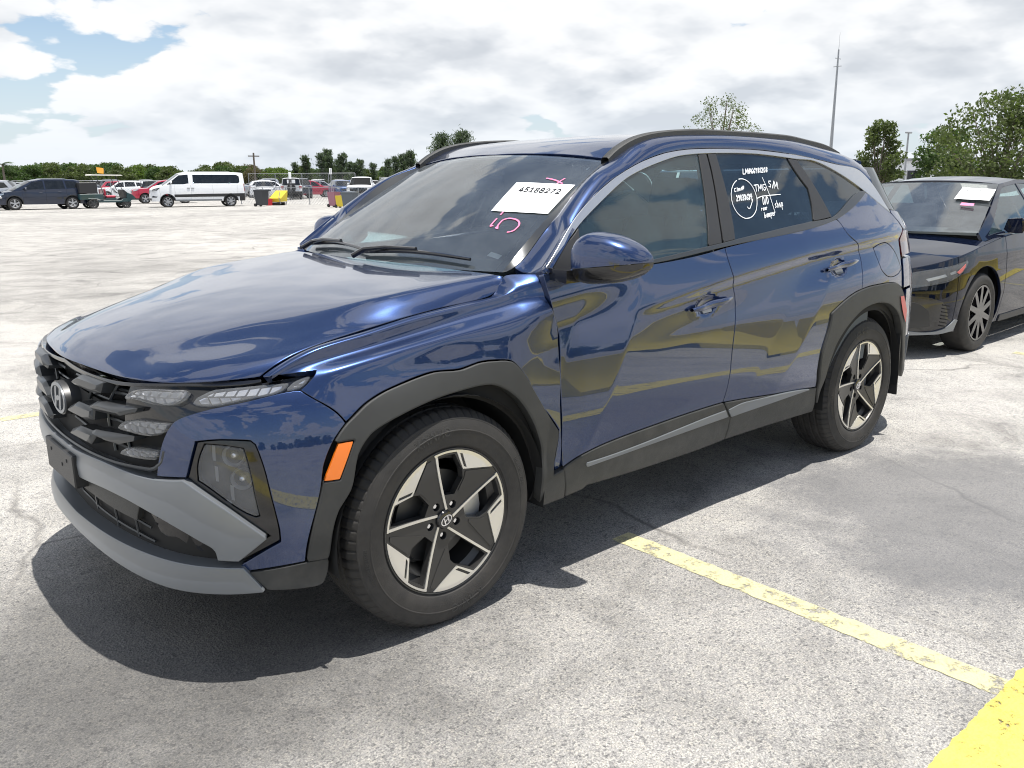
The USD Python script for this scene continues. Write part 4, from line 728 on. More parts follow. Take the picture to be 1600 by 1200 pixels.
        grip = hull([ring(ug + a_, zg + b_) + surface_normals(ring, np.array([[ug, zg]]))[0] * d for a_, b_ in ((-.035, .012), (.035, .018), (-.026, -.012), (.028, -.008)) for d in (-.01, .004)])
        obj('handle', [(v, f, n)], 'blue_paint', pars[0]); obj('handle', mirror([(v, f, n)]), 'blue_paint', pars[1])
        obj('handle_cup', [meshkit.arrays(grip, 30)], 'satin_silver', pars[0])
    # --- roof pillars, rails, roof, windscreen
    C = np.array(TR['chrome'])[2:21]; ou = CubicSpline(np.linspace(0, 1, len(C)), C)
    Bn = np.array(_B); sB = np.r_[0, np.cumsum(np.linalg.norm(np.diff(Bn, axis=0), axis=1))]; fB = PchipInterpolator(sB / sB[-1], Bn)
    chr3 = ring(C[:, 0], C[:, 1]); sC = np.r_[0, np.cumsum(np.linalg.norm(np.diff(chr3, axis=0), axis=1))]
    C0 = np.array([TR['chrome'][0], TR['chrome'][1]]); full = np.vstack([C0, C]); c3 = ring(full[:, 0], full[:, 1]); s3 = np.r_[0, np.cumsum(np.linalg.norm(np.diff(c3, axis=0), axis=1))]
    keep = c3[:, 0] > -3.0; c3, s3 = c3[keep], s3[keep]
    end = Bn[-1] + (.0, .05, -.035); c3 = np.vstack([c3, [end]]); s3 = np.r_[s3, s3[-1] + .06]; fC = PchipInterpolator(s3 / s3[-1], c3)
    # match the two edges by x
    tt = np.linspace(0, 1, 400); xB, xC = fB(tt)[:, 0], fC(tt)[:, 0]
    def rail_strip(s, t):
        s = np.asarray(s, float) / 3.0; t = np.asarray(t, float) / .16
        x = -.44 + (-2.97 + .44) * s
        b = fB(np.interp(-x, -xB, tt)); c = fC(np.interp(-x, -xC, tt)); tt_ = np.clip(t, 0, 1)[..., None]
        q = c * (1 - tt_) + b * tt_; d = b - c; out = np.cross(d, [1.0, 0, 0]); out = -out / np.maximum(np.linalg.norm(out, axis=-1), 1e-9)[..., None]; out = np.where(out[..., 1:2] < 0, -out, out)
        return q + out * (.018 * np.sin(PI * tt_) ** .8 * np.minimum(1, np.linalg.norm(d, axis=-1)[..., None] / .08))
    p = panel(rail_strip, sbox(0, 0, 3.0, .16), gap=.001, res=.04, thick=.02, smooth=0, sgn=1)
    obj('roof_pillar', p, 'blue_paint', car); obj('roof_pillar', mirror(p), 'blue_paint', car)
    def trim_strip(s, t):
        s = np.asarray(s, float) / .75; w = windshield(np.full_like(s, .70) + 0 * np.asarray(t, float), s * .75 + 0 * np.asarray(t, float)); b = fB(np.interp(-np.clip(w[..., 0] - .0, -1.03, -.385), -xB, tt)); k = (np.asarray(t, float) / .03)[..., None]
        return w * (1 - k) + b * k
    p = panel(trim_strip, sbox(0, 0, .75, .03), gap=.0, bev=0, res=.03, thick=0, smooth=0, sgn=-1)
    q = (p[0][0], p[0][1], p[0][2])
    if q[2][:, 2].mean() < 0: q = (q[0], q[1][:, ::-1], -q[2])
    obj('windscreen_trim', [q], 'grille_grey', car); obj('windscreen_trim', mirror([q]), 'grille_grey', car)
    rf = Polygon([(-.975, 0), (-.985, .25), (-1.03, .605), (-1.16, .625), (-2.9, .625), (-2.97, .62), (-3.05, .3), (-3.06, 0)]); rf = rf.union(affinity.scale(rf, 1, -1, origin=(0, 0)))
    obj('roof', panel(roof, rf, res=.05, gap=.001, smooth=0, thick=.02), 'blue_paint', car)
    obj('headliner', panel(roof, rf.buffer(-.03), off=-.05, res=.1, gap=0, bev=0, smooth=0, thick=0), 'headliner', car)
    top = [(-1.001,1.516),(-1.063,1.556),(-1.176,1.6),(-1.295,1.622),(-1.464,1.637),(-1.643,1.644),(-1.936,1.644),(-2.26,1.640),(-2.487,1.622),(-2.639,1.606),(-2.80,1.570)]
    rt = PchipInterpolator([-a for a, _ in top], [b for _, b in top]); X = np.linspace(1.001, 2.80, 60); sec = []
    for x in X:
        zb = float(_bz(x)) - .02; zt = max(float(rt(x)), zb + .004); w = .018; c = .006
        sec.append([(-x, .625 - w, zb), (-x, .625 - w, zt - c), (-x, .625 - w + c, zt), (-x, .625 + w - c, zt), (-x, .625 + w + .003, zt - c), (-x, .625 + w + .006, zb)])
    V = np.array(sec).reshape(-1, 3); F = []
    for i in range(len(X) - 1):
        for j in range(6): F += [(i*6+j, (i+1)*6+j, (i+1)*6+(j+1) % 6), (i*6+j, (i+1)*6+(j+1) % 6, i*6+(j+1) % 6)]
    v, f, n = meshkit.arrays((V, np.array(F)), 30)
    if (n[:, 2] * (v[:, 2] > np.median(v[:, 2]))).sum() < 0: f, n = f[:, ::-1], -n
    obj('roof_rail', [(v, f, n)], 'cladding', car); obj('roof_rail', mirror([(v, f, n)]), 'cladding', car)
    ws = obj('windscreen', panel(windshield, sbox(-.70, .0, .70, .745), res=.05, gap=0, bev=0, smooth=0, thick=0), 'windscreen', car)
    fr = sbox(-.70, 0, .70, .745); vis = Polygon([(-.665, .0), (.665, .0), (.66, .70), (.35, .715), (0, .72), (-.35, .715), (-.66, .70)])
    obj('frit_band', panel(windshield, fr.difference(vis), off=-.004, res=.06, gap=0, bev=0, smooth=0, thick=0), 'gloss_black', ws)
    pp = [(.394, .527), (.69, .538), (.692, .335), (.425, .33)]
    ps = obj('number_sheet', panel(windshield, pp, off=.004, res=.03, gap=0, bev=0, thick=.0006, smooth=0), 'paper', ws)
    tm = meshkit.text_mesh('45188272', 1.0, .0001, True); tm.vertices[:, 1] *= 1.0
    obj('sheet_number', decal(windshield, tm, [(.452, .462), (.660, .466), (.447, .494)], .0055), 'ink', ps)
    st = [strokes([smooth_open(TR[n])], .007) for n in ('x1', 'x2', 's1', 's2', 's3')]
    obj('window_writing', panel(windshield, unary_union(st), off=.003, res=.04, gap=0, bev=0, thick=0, smooth=0), 'marker_pink', ws)
    obj('sticker', panel(windshield, TR['card'], off=-.012, res=.05, gap=0, bev=0, thick=0, smooth=0), 'paper', ws)
    obj('sticker', panel(windshield, Point(TR['dot'][0]).buffer(.012), off=-.008, res=.05, gap=0, bev=0, thick=0, smooth=0), 'paper', ws)
    cowl = hull([(x, y, z) for x, y, z in [(-.31, 0, 1.108), (-.35, .68, 1.10), (-.35, -.68, 1.10), (-.42, .69, 1.09), (-.42, -.69, 1.09), (-.4, 0, 1.08), (-.3, 0, 1.0), (-.4, .6, 1.0), (-.4, -.6, 1.0)]])
    obj('cowl', cowl, 'dark_plastic', car)
    for v0, v1, b in ((-.62, .02, .028), (-.04, .56, .020)):
        P = [windshield(v, .035 + b * math.sin(PI * k)) + np.array([.012, 0, .016]) for k, v in zip(np.linspace(0, 1, 12), np.linspace(v0, v1, 12))]
        w = obj('wiper', tube(P, np.linspace(.011, .006, 12), 8), 'gloss_black', car)
        obj('wiper_arm', tube([P[0] + (.06, .02, -.015), P[0] + (.03, .06, .012), P[3] + (.012, 0, .014), P[6] + (.004, 0, .012)], [.011, .010, .008, .007], 8), 'gloss_black', w)
    # --- mirrors
    secs = [(.925, 1.112, 1.205, -.52, -.60), (.945, 1.094, 1.247, -.495, -.640), (.985, 1.088, 1.262, -.490, -.66), (1.04, 1.092, 1.256, -.505, -.668), (1.095, 1.104, 1.238, -.53, -.672), (1.135, 1.122, 1.214, -.565, -.672), (1.158, 1.145, 1.188, -.61, -.665)]
    sec = []
    for y, z0, z1, x0, x1 in secs:
        a = np.linspace(0, 2*PI, 28, endpoint=False); c, s = np.cos(a), np.sin(a); e = .62
        xx = (x0 + x1)/2 + (x0 - x1)/2 * np.sign(c) * np.abs(c) ** e; zz = (z0 + z1)/2 + (z1 - z0)/2 * np.sign(s) * np.abs(s) ** e
        zz = zz - .018 * np.clip((xx - (x0+x1)/2) / (x0 - x1), 0, 1) * np.clip((zz - (z0+z1)/2) / (z1 - z0) * 2, 0, 1)
        sec.append(np.stack([xx, np.full(28, y), zz], 1))
    sec = PchipInterpolator([s[0] for s in secs], np.array(sec), axis=0)(np.r_[np.linspace(.925, 1.115, 15), 1.128, 1.138, 1.147, 1.154, 1.158])
    m = len(sec); V = np.vstack([sec.reshape(-1, 3), sec[0].mean(0)[None], sec[-1].mean(0)[None]]); F = []
    for i in range(m - 1):
        for j in range(28): F += [(i*28+j, (i+1)*28+(j+1) % 28, i*28+(j+1) % 28), (i*28+j, (i+1)*28+j, (i+1)*28+(j+1) % 28)]
    for j in range(28): F += [(m*28, j, (j+1) % 28), (m*28+1, (m-1)*28+(j+1) % 28, (m-1)*28+j)]
    body = trimesh.Trimesh(V, F, process=True)
    if body.volume < 0: body.invert()
    pn = np.array([.0, -.12, 1.0]); pn /= np.linalg.norm(pn); po = np.array([-.57, 1.02, 1.150])
    upper, lower = body.slice_plane(po, pn), body.slice_plane(po - pn * .002, -pn)
    arm = hull([(x, y, z) for x in (-.47, -.62) for y, z in ((.86, 1.10), (.86, 1.14), (.95, 1.093), (.95, 1.135))])
    glass = bx(-.668, -.664, 1.0, 1.06, 1.13, 1.21)
    for k, dn in enumerate(fd):
        def q(m):
            a_ = [meshkit.arrays(m, 50)]
            if k == 0: return a_
            (v_, f_, n_), = mirror(a_); c_, s_ = math.cos(math.radians(84)), math.sin(math.radians(84)); Rm = np.array([[c_, s_, 0], [-s_, c_, 0], [0, 0, 1]]); o_ = np.array([-.66, -.925, 0])   # folded against the far door
            return [((v_ - o_) @ Rm.T + o_, f_, n_ @ Rm.T)]
        w = obj('door_mirror', q(upper), 'blue_paint', car); obj('mirror_base', q(lower) + (q(arm) if k == 0 else []), 'gloss_black', w); obj('mirror_glass', q(glass), 'chrome', w)
    # --- front face
    obj('hood_moulding', panel(ringm, sym([(0, .884)] + [(u, z) for u, z in TR['moulding'] if .01 < u < .95] + [(0, .868)]), off=-.004, res=.03, thick=.03), 'gloss_black', car)
    both('headlamp', ring, A('lamphousing').buffer(.005), 'gloss_black', off=-.020, res=.03, gap=0)
    gr = sym([(0, .867)] + [q for q in TR['grille'] if q[0] > .02] + [(0, .615)])
    gb = obj('grille', panel(ringm, gr, off=-.075, res=.05, gap=0, thick=0, bev=0), 'void_black', car)
    def jewel(name, mat, parent, base=-.055, top=.012, sh=.010, tilt=0, flip=False):
        P = Polygon(np.array(TR[name])).buffer(.002); Q = P.buffer(-sh, join_style=2)
        if Q.is_empty: return
        Q = max(Q.geoms, key=lambda q: q.area) if hasattr(Q, 'geoms') else Q
        def lift(ply, o):
            c = np.array(ply.exterior.coords)[:-1]; return ring(c[:, 0], c[:, 1]) + surface_normals(ring, c) * o
        hb = hull(np.vstack([lift(P, base), lift(P, top * .25), lift(Q, top)]))
        a = [meshkit.arrays(hb, 12)]
        obj('grille_block', a, mat, parent); obj('grille_block', mirror(a), mat, parent)
    for n in ('blockA', 'blockB', 'blockC', 'blockD', 'blockE'): jewel(n, 'grille_grey', gb, top=.018, sh=.011)
    def cells(poly, o_out, o_in, step=.034, parent=None):
        u0, z0, u1, z1 = poly.bounds; out = []
        for k, u in enumerate(np.arange(u0 - .02, u1, step)):
            for zz0, zz1, sg in ((z0, (z0 + z1) / 2 - .002, -1), ((z0 + z1) / 2 + .002, z1, 1)):
                c = Polygon([(u, zz0), (u + step - .005, zz0), (u + step - .005 + sg * .014, zz1), (u + sg * .014, zz1)]).intersection(poly)
                if c.is_empty or c.geom_type != 'Polygon' or c.area < 4e-5: continue
                q = np.array(c.exterior.coords)[:-1]; k2 = np.clip((q[:, 0] - u) / step, 0, 1)[:, None]; k3 = np.clip((q[:, 1] - zz0) / max(zz1 - zz0, 1e-3), 0, 1)[:, None]
                X = ring(q[:, 0], q[:, 1]); n_ = surface_normals(ring, q); top_ = X + n_ * (o_in + (o_out - o_in) * (.25 + .45 * k2 + .3 * (k3 if sg > 0 else 1 - k3))); out.append(hull(np.vstack([top_, X + n_ * (o_in - .004)])))
        return [meshkit.arrays(x, 20) for x in out]
    for n in ('lens1', 'lens3', 'lens4'):
        hl = A(n)
        both('daytime_lamp', ring, hl, 'lamp_glass', parent=gb, off=.008, gap=.001, thick=.05, res=.03, bev=.006)
        both('lamp_reflector', ring, hl.buffer(-.004), 'smoke', parent=gb, off=-.020, gap=0, thick=0, bev=0, res=.03); cc = cells(hl.buffer(-.007), .006, -.016); obj('lamp_cells', cc, 'lens_block', gb); obj('lamp_cells', mirror(cc), 'lens_block', gb)
    for n in ('lens2', 'lenstip'):
        hl = A(n)
        both('daytime_lamp', ring, hl, 'lamp_glass', off=-.008, gap=.001, thick=.02, res=.03, bev=.003)
        both('lamp_reflector', ring, hl.buffer(-.003), 'smoke', off=-.021, gap=0, thick=0, bev=0, res=.03); cc = cells(hl.buffer(-.008), -.0105, -.0205); obj('lamp_cells', cc, 'lens_block', car); obj('lamp_cells', mirror(cc), 'lens_block', car)
    bars = []
    def rb(pts, r, off):
        a = np.array(pts); k = np.linspace(0, 1, max(3, len(a) * 3)); s = np.linspace(0, 1, len(a)); c = np.stack([np.interp(k, s, a[:, i]) for i in (0, 1)], 1)
        t = tube(ringm(c[:, 0], c[:, 1]) + surface_normals(ringm, c) * off, r, 6); return t
    for i in range(12): bars.append(rb(TR['bar%d' % i], .0052, -.03))
    for z in (.845, .800, .757, .715, .675, .645): bars.append(rb([(0, z), (.25, z), (.47, z)], .0045, -.042))
    bars.append(rb([(0, .622), (.2, .625), (.4, .630), (.585, .640), (.62, .665), (.632, .70)], .006, -.004))
    v = join(bars); obj('grille_bars', [v] + mirror([v]), 'grille_grey', gb)
    # emblem
    ex = float(ring(0, .765)[0]) ; el = affinity.scale(Point(0, 0).buffer(1, 40), .078, .050); emb = el.difference(affinity.scale(el, .86, .80))
    H = unary_union([Polygon([(-.044,-.030),(-.028,-.038),(-.018,-.014),(-.010,.038),(-.028,.036),(-.034,.0)]), Polygon([(.044,.030),(.028,.038),(.018,.014),(.010,-.038),(.028,-.036),(.034,.0)]), Polygon([(-.03,-.008),(.0,-.010),(.03,.004),(.03,.008),(.0,.010),(-.03,-.004)])])
    H = affinity.skew(H, 8); emb = emb.union(H)
    def face(poly, d, x, z): m = extr(poly, d); vv = m.vertices; return trimesh.Trimesh(np.c_[vv[:, 2] + x, vv[:, 0], vv[:, 1] + z], m.faces, process=False)
    obj('emblem_base', [face(el.buffer(.004), .11, ex - .10, .757)], 'steel_dark', gb); obj('emblem', [face(emb, .006, ex + .009, .757)], 'satin_silver', gb)
    # plate bracket
    pb = obj('plate_bracket', [bx(.82, .902, -.157, .157, .493, .600, .004)], 'dark_plastic', car)
    for y, z in ((-.09, .57), (.09, .57), (.03, .545)): obj('bolt_hole', cyl((.9, y, z), (.9035, y, z), .006, 10), 'void_black', pb)
    # lower intake
    it = sym([(0, .53), (.5, .53), (.74, .40), (.78, .37), (.45, .355), (0, .35)])
    ib = obj('lower_intake', panel(ringm, it, off=-.07, res=.06, gap=0, bev=0, thick=0), 'void_black', car)
    obj('intake_band', panel(ringm, sym([(0, .535)] + [(.10, .535), (.505, .525), (.47, .455), (.10, .47), (0, .47)]), off=-.012, res=.04), 'cladding', ib)
    both('intake_panel', ring, A('gloss'), 'gloss_black', parent=ib, off=-.035, res=.04)
    mb = [rb(TR['mesh%d' % i], .0042, -.025) for i in range(6)]; v = join(mb); obj('intake_bars', [v] + mirror([v]), 'grille_grey', ib)
    # --- rear
    tl = Polygon([(ux(-3.12), 1.115), (ux(-3.26), 1.165), (ux(-3.40), 1.15), (UM, 1.10), (UM, .985), (ux(-3.5), .99), (ux(-3.35), 1.0)])
    tl = A('tail').union(Polygon([(4.70, 1.16), (UM, 1.10), (UM, 1.0), (4.69, 1.03)]).buffer(.002))
    both('tail_lamp', ring, tl, 'smoked_red', off=.003, res=.04)
    ur = 4.712
    both('rear_bumper', ring, Polygon([(ur, .56), (ur, .84), (4.80, .84), (4.9, .80), (UM, .80), (UM, .56)]), 'blue_paint', res=.05, smooth=0)
    both('rear_valance', ring, Polygon([(4.95, .30), (4.93, .56), (UM, .56), (UM, .30)]), 'satin_silver', off=.004, res=.05, smooth=0)
    both('tailgate', ring, Polygon([(4.80, .845), (4.80, 1.0), (UM, 1.0), (UM, .805), (4.9, .805)]), 'blue_paint', res=.05, smooth=0)
    both('tailgate', ring, Polygon([(4.70, 1.165), (4.60, 1.255), (4.62, 1.27), (UM, 1.18), (UM, 1.11)]), 'blue_paint', res=.05, smooth=0)
    both('rear_window', ring, Polygon([(4.625, 1.275), (4.52, 1.40), (4.46, 1.50), (UM, 1.50), (UM, 1.19)]), 'privacy_glass', off=-.01, res=.06, smooth=0)
    obj('spoiler', [hull([(-2.90, y, z) for y in (-.63, .63) for z in (1.545, 1.50)] + [(-3.00, y, z) for y in (-.665, .665) for z in (1.522, 1.492)] + [(-3.12, y, z) for y in (-.60, .60) for z in (1.53, 1.50)] + [(-3.2, y, z) for y in (-.3, .3) for z in (1.54, 1.515)] + [(-2.9, 0, 1.575)])], 'blue_paint', car)
    # --- wheels
    for cx in (0, -2.755):
        for s in (1, -1): put_wheel(car, cx, .893, s)
    mf = hull([(x, y, z) for x, z in ((-3.16, .62), (-3.18, .24), (-3.19, .24), (-3.17, .62)) for y in (.70, .90)]); obj('mud_flap', mf, 'dark_plastic', car)
    # --- interior
    dash = hull([(-.42, y, 1.095) for y in (-.66, .66)] + [(-.62, y, 1.13) for y in (-.66, .66)] + [(-.98, y, 1.075) for y in (-.70, .70)] + [(-1.06, y, 1.0) for y in (-.72, .72)] + [(-.95, y, .6) for y in (-.72, .72)] + [(-.42, y, .8) for y in (-.66, .66)])
    obj('dashboard', dash, 'interior_dark', car)
    obj('instrument_hood', [bx(-1.02, -.84, .20, .56, 1.06, 1.145, .02)], 'interior_dark', car)
    sw = trimesh.creation.torus(.18, .016, 32, 10); obj('steering_wheel', [moved(sw, (-1.18, .38, 1.02), ry=-66), cyl((-1.17, .38, 1.02), (-1.0, .38, .98), .06, 16), bx(-1.20, -1.16, .22, .54, 1.0, 1.03, .01)], 'interior_dark', car)
    obj('cabin_floor', [bx(-3.3, -.9, -.80, .80, .34, .40)], 'void_black', car)
    def seat(x, y, w=.26):
        b = [hull([(x + dx, y + s * ww, z) for dx, z, ww in ((.0, .60, w), (.02, .72, w), (-.50, .58, w - .03), (-.50, .68, w - .03)) for s in (-1, 1)])]
        b.append(hull([(x + dx, y + s * ww, z) for dx, z, ww in ((-.44, .66, w), (-.56, .66, w), (-.66, 1.22, w - .05), (-.76, 1.20, w - .05), (-.56, 1.0, w)) for s in (-1, 1)]))
        b.append(hull([(x + dx, y + s * ww, z) for dx, z, ww in ((-.66, 1.26, .12), (-.76, 1.26, .12), (-.68, 1.44, .10), (-.78, 1.43, .10)) for s in (-1, 1)]))
        b.append(cyl((x - .71, y - .05, 1.18), (x - .71, y - .05, 1.3), .008, 8)); b.append(cyl((x - .71, y + .05, 1.18), (x - .71, y + .05, 1.3), .008, 8)); return b
    for y in (-.38, .38): obj('seat', seat(-1.05, y), 'seat_cloth', car)
    obj('rear_seat', seat(-2.0, -.40, .30) + seat(-2.0, .40, .30) + seat(-2.0, 0, .2), 'seat_cloth', car)
    obj('rear_view_mirror', [bx(-.93, -.90, -.12, .12, 1.385, 1.45, .012), cyl((-.91, 0, 1.42), (-.86, 0, 1.475), .01, 8)], 'gloss_black', car)
    for s in (1, -1):
        obj('door_lining', panel(ring, Polygon([(2.1, .5), (2.1, 1.12), (3.0, 1.16), (4.3, 1.22), (4.3, .5)]), off=-.06, gap=0, bev=0, thick=0, res=.2, smooth=0) if s > 0 else mirror(panel(ring, Polygon([(2.1, .5), (2.1, 1.12), (3.0, 1.16), (4.3, 1.22), (4.3, .5)]), off=-.06, gap=0, bev=0, thick=0, res=.2, smooth=0)), 'interior_teal', car)
    return car
def revolve_at(o, n, prof):
    m = revolve(prof, 28); y = n; x = np.cross(y, [0, 0, 1.]); x /= np.linalg.norm(x); z = np.cross(x, y); v = m.vertices; return trimesh.Trimesh(o + v[:, :1] * x + v[:, 1:2] * y + v[:, 2:] * z, m.faces, process=False)
def smooth_open(P, n=8):
    P = np.array(P, float)
    if len(P) < 3: return P
    s = np.r_[0, np.cumsum(np.hypot(*np.diff(P, axis=0).T))]; return PchipInterpolator(s, P)(np.linspace(0, s[-1], n * len(P)))
HERO = build_hero()
# ------------------------------------------------------------------ other vehicles: the same way of building with a plan curve, a side section and panels
def _lin(pts): a = np.array(pts, float); o = np.argsort(a[:, 0]); return lambda x: np.interp(x, a[o, 0], a[o, 1])
class Body:
    """x forward from the front axle, y left. fo/ro overhangs, wb wheelbase, w half width, top: (x, z) line where the side ends (hood edge, belt, deck edge)"""
    def __init__(s, fo, wb, ro, w, sill, top, corner=.55, nose=.12, tuck=.10, tumble=.40, zmax=None, belly=.02, front_rake=.10, rear_rake=.10):
        F, R = fo, -wb - ro; c = corner
        P = np.array([(F, 0), (F - .012, w * .3), (F - nose * .45, w * .6), (F - nose - c * .12, w * .80), (F - nose - c * .45, w * .935), (F - nose - c, w * .985), (-.15, w), (-wb * .5, w), (-wb, w), (R + c * .7, w * .985), (R + c * .28, w * .93), (R + .10, w * .78), (R + .035, w * .55), (R + .006, w * .25), (R, 0)])
        d = np.r_[0, np.cumsum(np.hypot(*np.diff(P, axis=0).T))]; s.UM = d[-1]
        s.cx = CubicSpline(d, P[:, 0], bc_type=((1, 0), (1, 0))); s.cy = CubicSpline(d, P[:, 1], bc_type=((1, 1), (1, -1)))
        g = np.linspace(0, s.UM, 3000); s._g, s._gx = g, -s.cx(g)
        s.top = _lin(top); s.sill = sill; s.wb = wb; s.w = w; s.F, s.R = F, R
        zb = s.top(-wb * .45); s.zb = zb; s.tumble = tumble
        def inset(u, z):
            x = s.cx(u); t = (z - sill) / (zb - sill)
            side = np.interp(t, [-.2, 0, .12, .35, .6, .8, 1.0, 1.0001, 3], [tuck * 1.3, tuck * .55, tuck * .3, .0, .0, belly * .6, belly * 2.2, belly * 2.2, belly * 2.2 + tumble * (zb - sill) * 2])
            fr = np.interp(t, [-.2, 0, .15, .45, .7, .85, 1.0, 1.4], [.10, .03, .0, .0, front_rake * .3, front_rake * .8, front_rake * 2.0, front_rake * 5])
            rr = np.interp(t, [-.2, 0, .2, .5, .75, 1.0, 1.6], [.10, .03, .0, .02, rear_rake * .6, rear_rake, rear_rake * 3])
            kf = np.clip((x - (F - nose - c)) / (nose + c) * 1.2, 0, 1) ** 1.3; kr = np.clip(((R + c * .7) - x) / (c * .7), 0, 1)
            return side * (1 - kf) * (1 - kr) + fr * kf + rr * kr
        s.inset = inset
    def ux(s, x): return float(np.interp(-x, s._gx, s._g))
    def ring(s, u, z):
        u = np.asarray(u, float); z = np.asarray(z, float); x, y = s.cx(u), s.cy(u); tx, ty = s.cx(u, 1), s.cy(u, 1); L = np.hypot(tx, ty); i = s.inset(u, z)
        return np.stack([x - ty / L * i, np.maximum(y + tx / L * i, 0), z + 0 * u], -1)
    def lid(s, crown=.03):
        def f(u, t):
            u = np.asarray(u, float); t = np.asarray(t, float) / .8; e = s.ring(u, s.top(s.cx(u))); k = np.abs(t)
            return np.stack([e[..., 0] + 0 * t, e[..., 1] * t, e[..., 2] + crown * (1 - k ** 2.2) * np.minimum(1, e[..., 1] / (s.w * .8))], -1)
        return f
def simple_wheel(parent, cx, y, side, r, rim='silver_paint', n=10, tyre_w=.22, spokes=5, res=36):
    wx = lambda m: (lambda v, f, nn: ((v * (1, side, 1) + (cx, y * side, r - .008)), f[:, ::-1] if side < 0 else f, nn * (1, side, 1)))(*meshkit.arrays(m, 35))
    rr = r * (.70 if r < .36 else .66); t = revolve([(rr, -.02), (rr + .01, -.004), (rr + (r - rr) * .4, .006), (r - .03, .0), (r - .006, -.022), (r, -.045), (r, -tyre_w + .045), (r - .03, -tyre_w), (rr, -tyre_w + .02)], res)
    w = obj('wheel', [wx(t)], 'rubber', parent)
    body = [revolve([(rr + .002, -.004), (rr - .012, -.006), (rr - .018, -.03), (rr - .025, -.16)], res)]
    sp = Point(0, 0).buffer(rr * .26, 10)
    for k in range(spokes):
        a = 2 * PI * k / spokes + .3; d = np.array([math.cos(a), math.sin(a)]); q = np.array([-d[1], d[0]])
        sp = sp.union(Polygon([tuple(d * rr * .1 + q * rr * .11), tuple(d * rr * .97 + q * rr * (.9 / spokes)), tuple(d * rr * .97 - q * rr * (.9 / spokes)), tuple(d * rr * .1 - q * rr * .11)]))
    body.append(ysolid(sp.buffer(0), -.03, -.006)); obj('rim', [wx(m) for m in body], rim, w)
    obj('brake_disc', [wx(revolve([(.02, -.07), (rr * .75, -.07), (rr * .75, -.09), (.02, -.09)], 24))], 'steel_dark', w)
    return w
def ring_car(car, spec, res=.06, detail=True):
    g = dict(corner=.55, nose=.12, tuck=.10, tumble=.40, belly=.02, front_rake=.10, rear_rake=.10, crown=.03, rim='silver_paint', trim='dark_plastic', glass='dark_glass', wheel_y=.02, spokes=5, hood_gap=True, bed=None); g.update(spec)
    b = Body(g['fo'], g['wb'], g['ro'], g['w'], g['sill'], g['top'], g['corner'], g['nose'], g['tuck'], g['tumble'], None, g['belly'], g['front_rake'], g['rear_rake'])
    P = g['paint']; r = g['r']; wb = b.wb; thick = .02 if detail else 0; bev = .003 if detail else 0; gp = .003 if detail else 0
    U = lambda x: b.ux(x)
    def pan(name, fn, poly, mat, parent=car, both=True, **k):
        kw = dict(res=res, gap=gp, bev=bev, thick=thick, smooth=0); kw.update(k); p = panel(fn, poly, **kw)
        a = obj(name, p, mat, parent); 
        if both: obj(name, mirror(p), mat, parent)
        return a
    us = np.linspace(0, b.UM, 160); tops = b.top(b.cx(us))
    side = Polygon([(0, b.sill), (b.UM, b.sill)] + [(u, z) for u, z in zip(us[::-1], tops[::-1])])
    arch = lambda rr: unary_union([Polygon([(U(c + rr * math.cos(t)), r + rr * math.sin(t)) for t in np.linspace(0, 2*PI, 40)]) for c in (0, -wb)])
    A = arch(r + g.get('arch_gap', .05)); side = side.difference(A)
    xs = g['cuts']     # x positions of panel cuts: bumper/fender, fender/door, door/door, door/quarter, quarter/bumper
    names = ['front_bumper', 'fender', 'front_door', 'rear_door', 'quarter_panel', 'rear_bumper']; edges = [0] + [U(x) for x in xs] + [b.UM]
    parts = {}
    for i in range(len(edges) - 1):
        nm = g.get('part_names', names)[i]; q = side.intersection(sbox(edges[i], 0, edges[i+1], 3))
        if not q.is_empty: parts[nm] = pan(nm, b.ring, q, P)
    if detail: 
        pan('inner_body', b.ring, side.buffer(-.03), 'void_black', off=-.05, gap=0, bev=0, thick=0, res=res * 2)
    if g.get('lower'):       # dark lower cladding, z limit
        pan('sill_cladding', b.ring, sbox(0, b.sill - .02, b.UM, g['lower']).difference(A), g['trim'], off=.006)
    if g.get('arch_trim'): pan('arch_cladding', b.ring, A.buffer(.05).difference(A).intersection(sbox(0, b.sill, b.UM, 3)), g['trim'], off=.008)
    lid = b.lid(g['crown']); uw, ub = U(g['ws'][0][0]), U(g['rw'][0][0])
    pan('hood', lid, sbox(0.02, -.8, uw, .8), P, both=False, sgn=-1)
    if b.UM - ub > .35 and not g['bed']: pan('boot_lid', lid, sbox(ub, -.8, b.UM - .02, .8), P, both=False, sgn=-1)
    # greenhouse
    (wx0, wz0), (wx1, wz1) = g['ws']; (rx0, rz0), (rx1, rz1) = g['rw']; roofz = _lin(g['roof']); yb = g['w'] - g['belly'] * 2.2 - g.get('shoulder', .03); tm = g['tumble']
    taper = lambda x: np.interp(x, [rx0 - .2, rx0 + .5, -wb * .4, wx0 - .4, wx0 + .1], [g.get('rtaper', .10), .03, 0, .015, g.get('ftaper', .07)])
    def gh(x, z): x = np.asarray(x, float); z = np.asarray(z, float); return np.stack([-x, yb - taper(-x) - tm * (z - b.zb) - .06 * np.maximum(z - b.zb, 0) ** 2, z + 0 * x], -1)   # first parameter is -x
    rs = np.linspace(-rx1, -wx1, 30); outline = [(-wx0, wz0)] + [(-wx1, wz1)] + [(q, float(roofz(-q))) for q in rs[::-1]] + [(-rx1, rz1), (-rx0, rz0)]
    bl = [(-x, float(b.top(x)) - .005) for x in np.linspace(rx0, wx0, 20)]; G = Polygon(outline + bl).buffer(0)
    W = [Polygon([(-x, z) for x, z in q]).buffer(0).intersection(G.buffer(-.035)) for q in g['windows']]; Wall = unary_union(W)
    gs = pan('cabin_side', gh, G.difference(Wall), g.get('pillar', P))
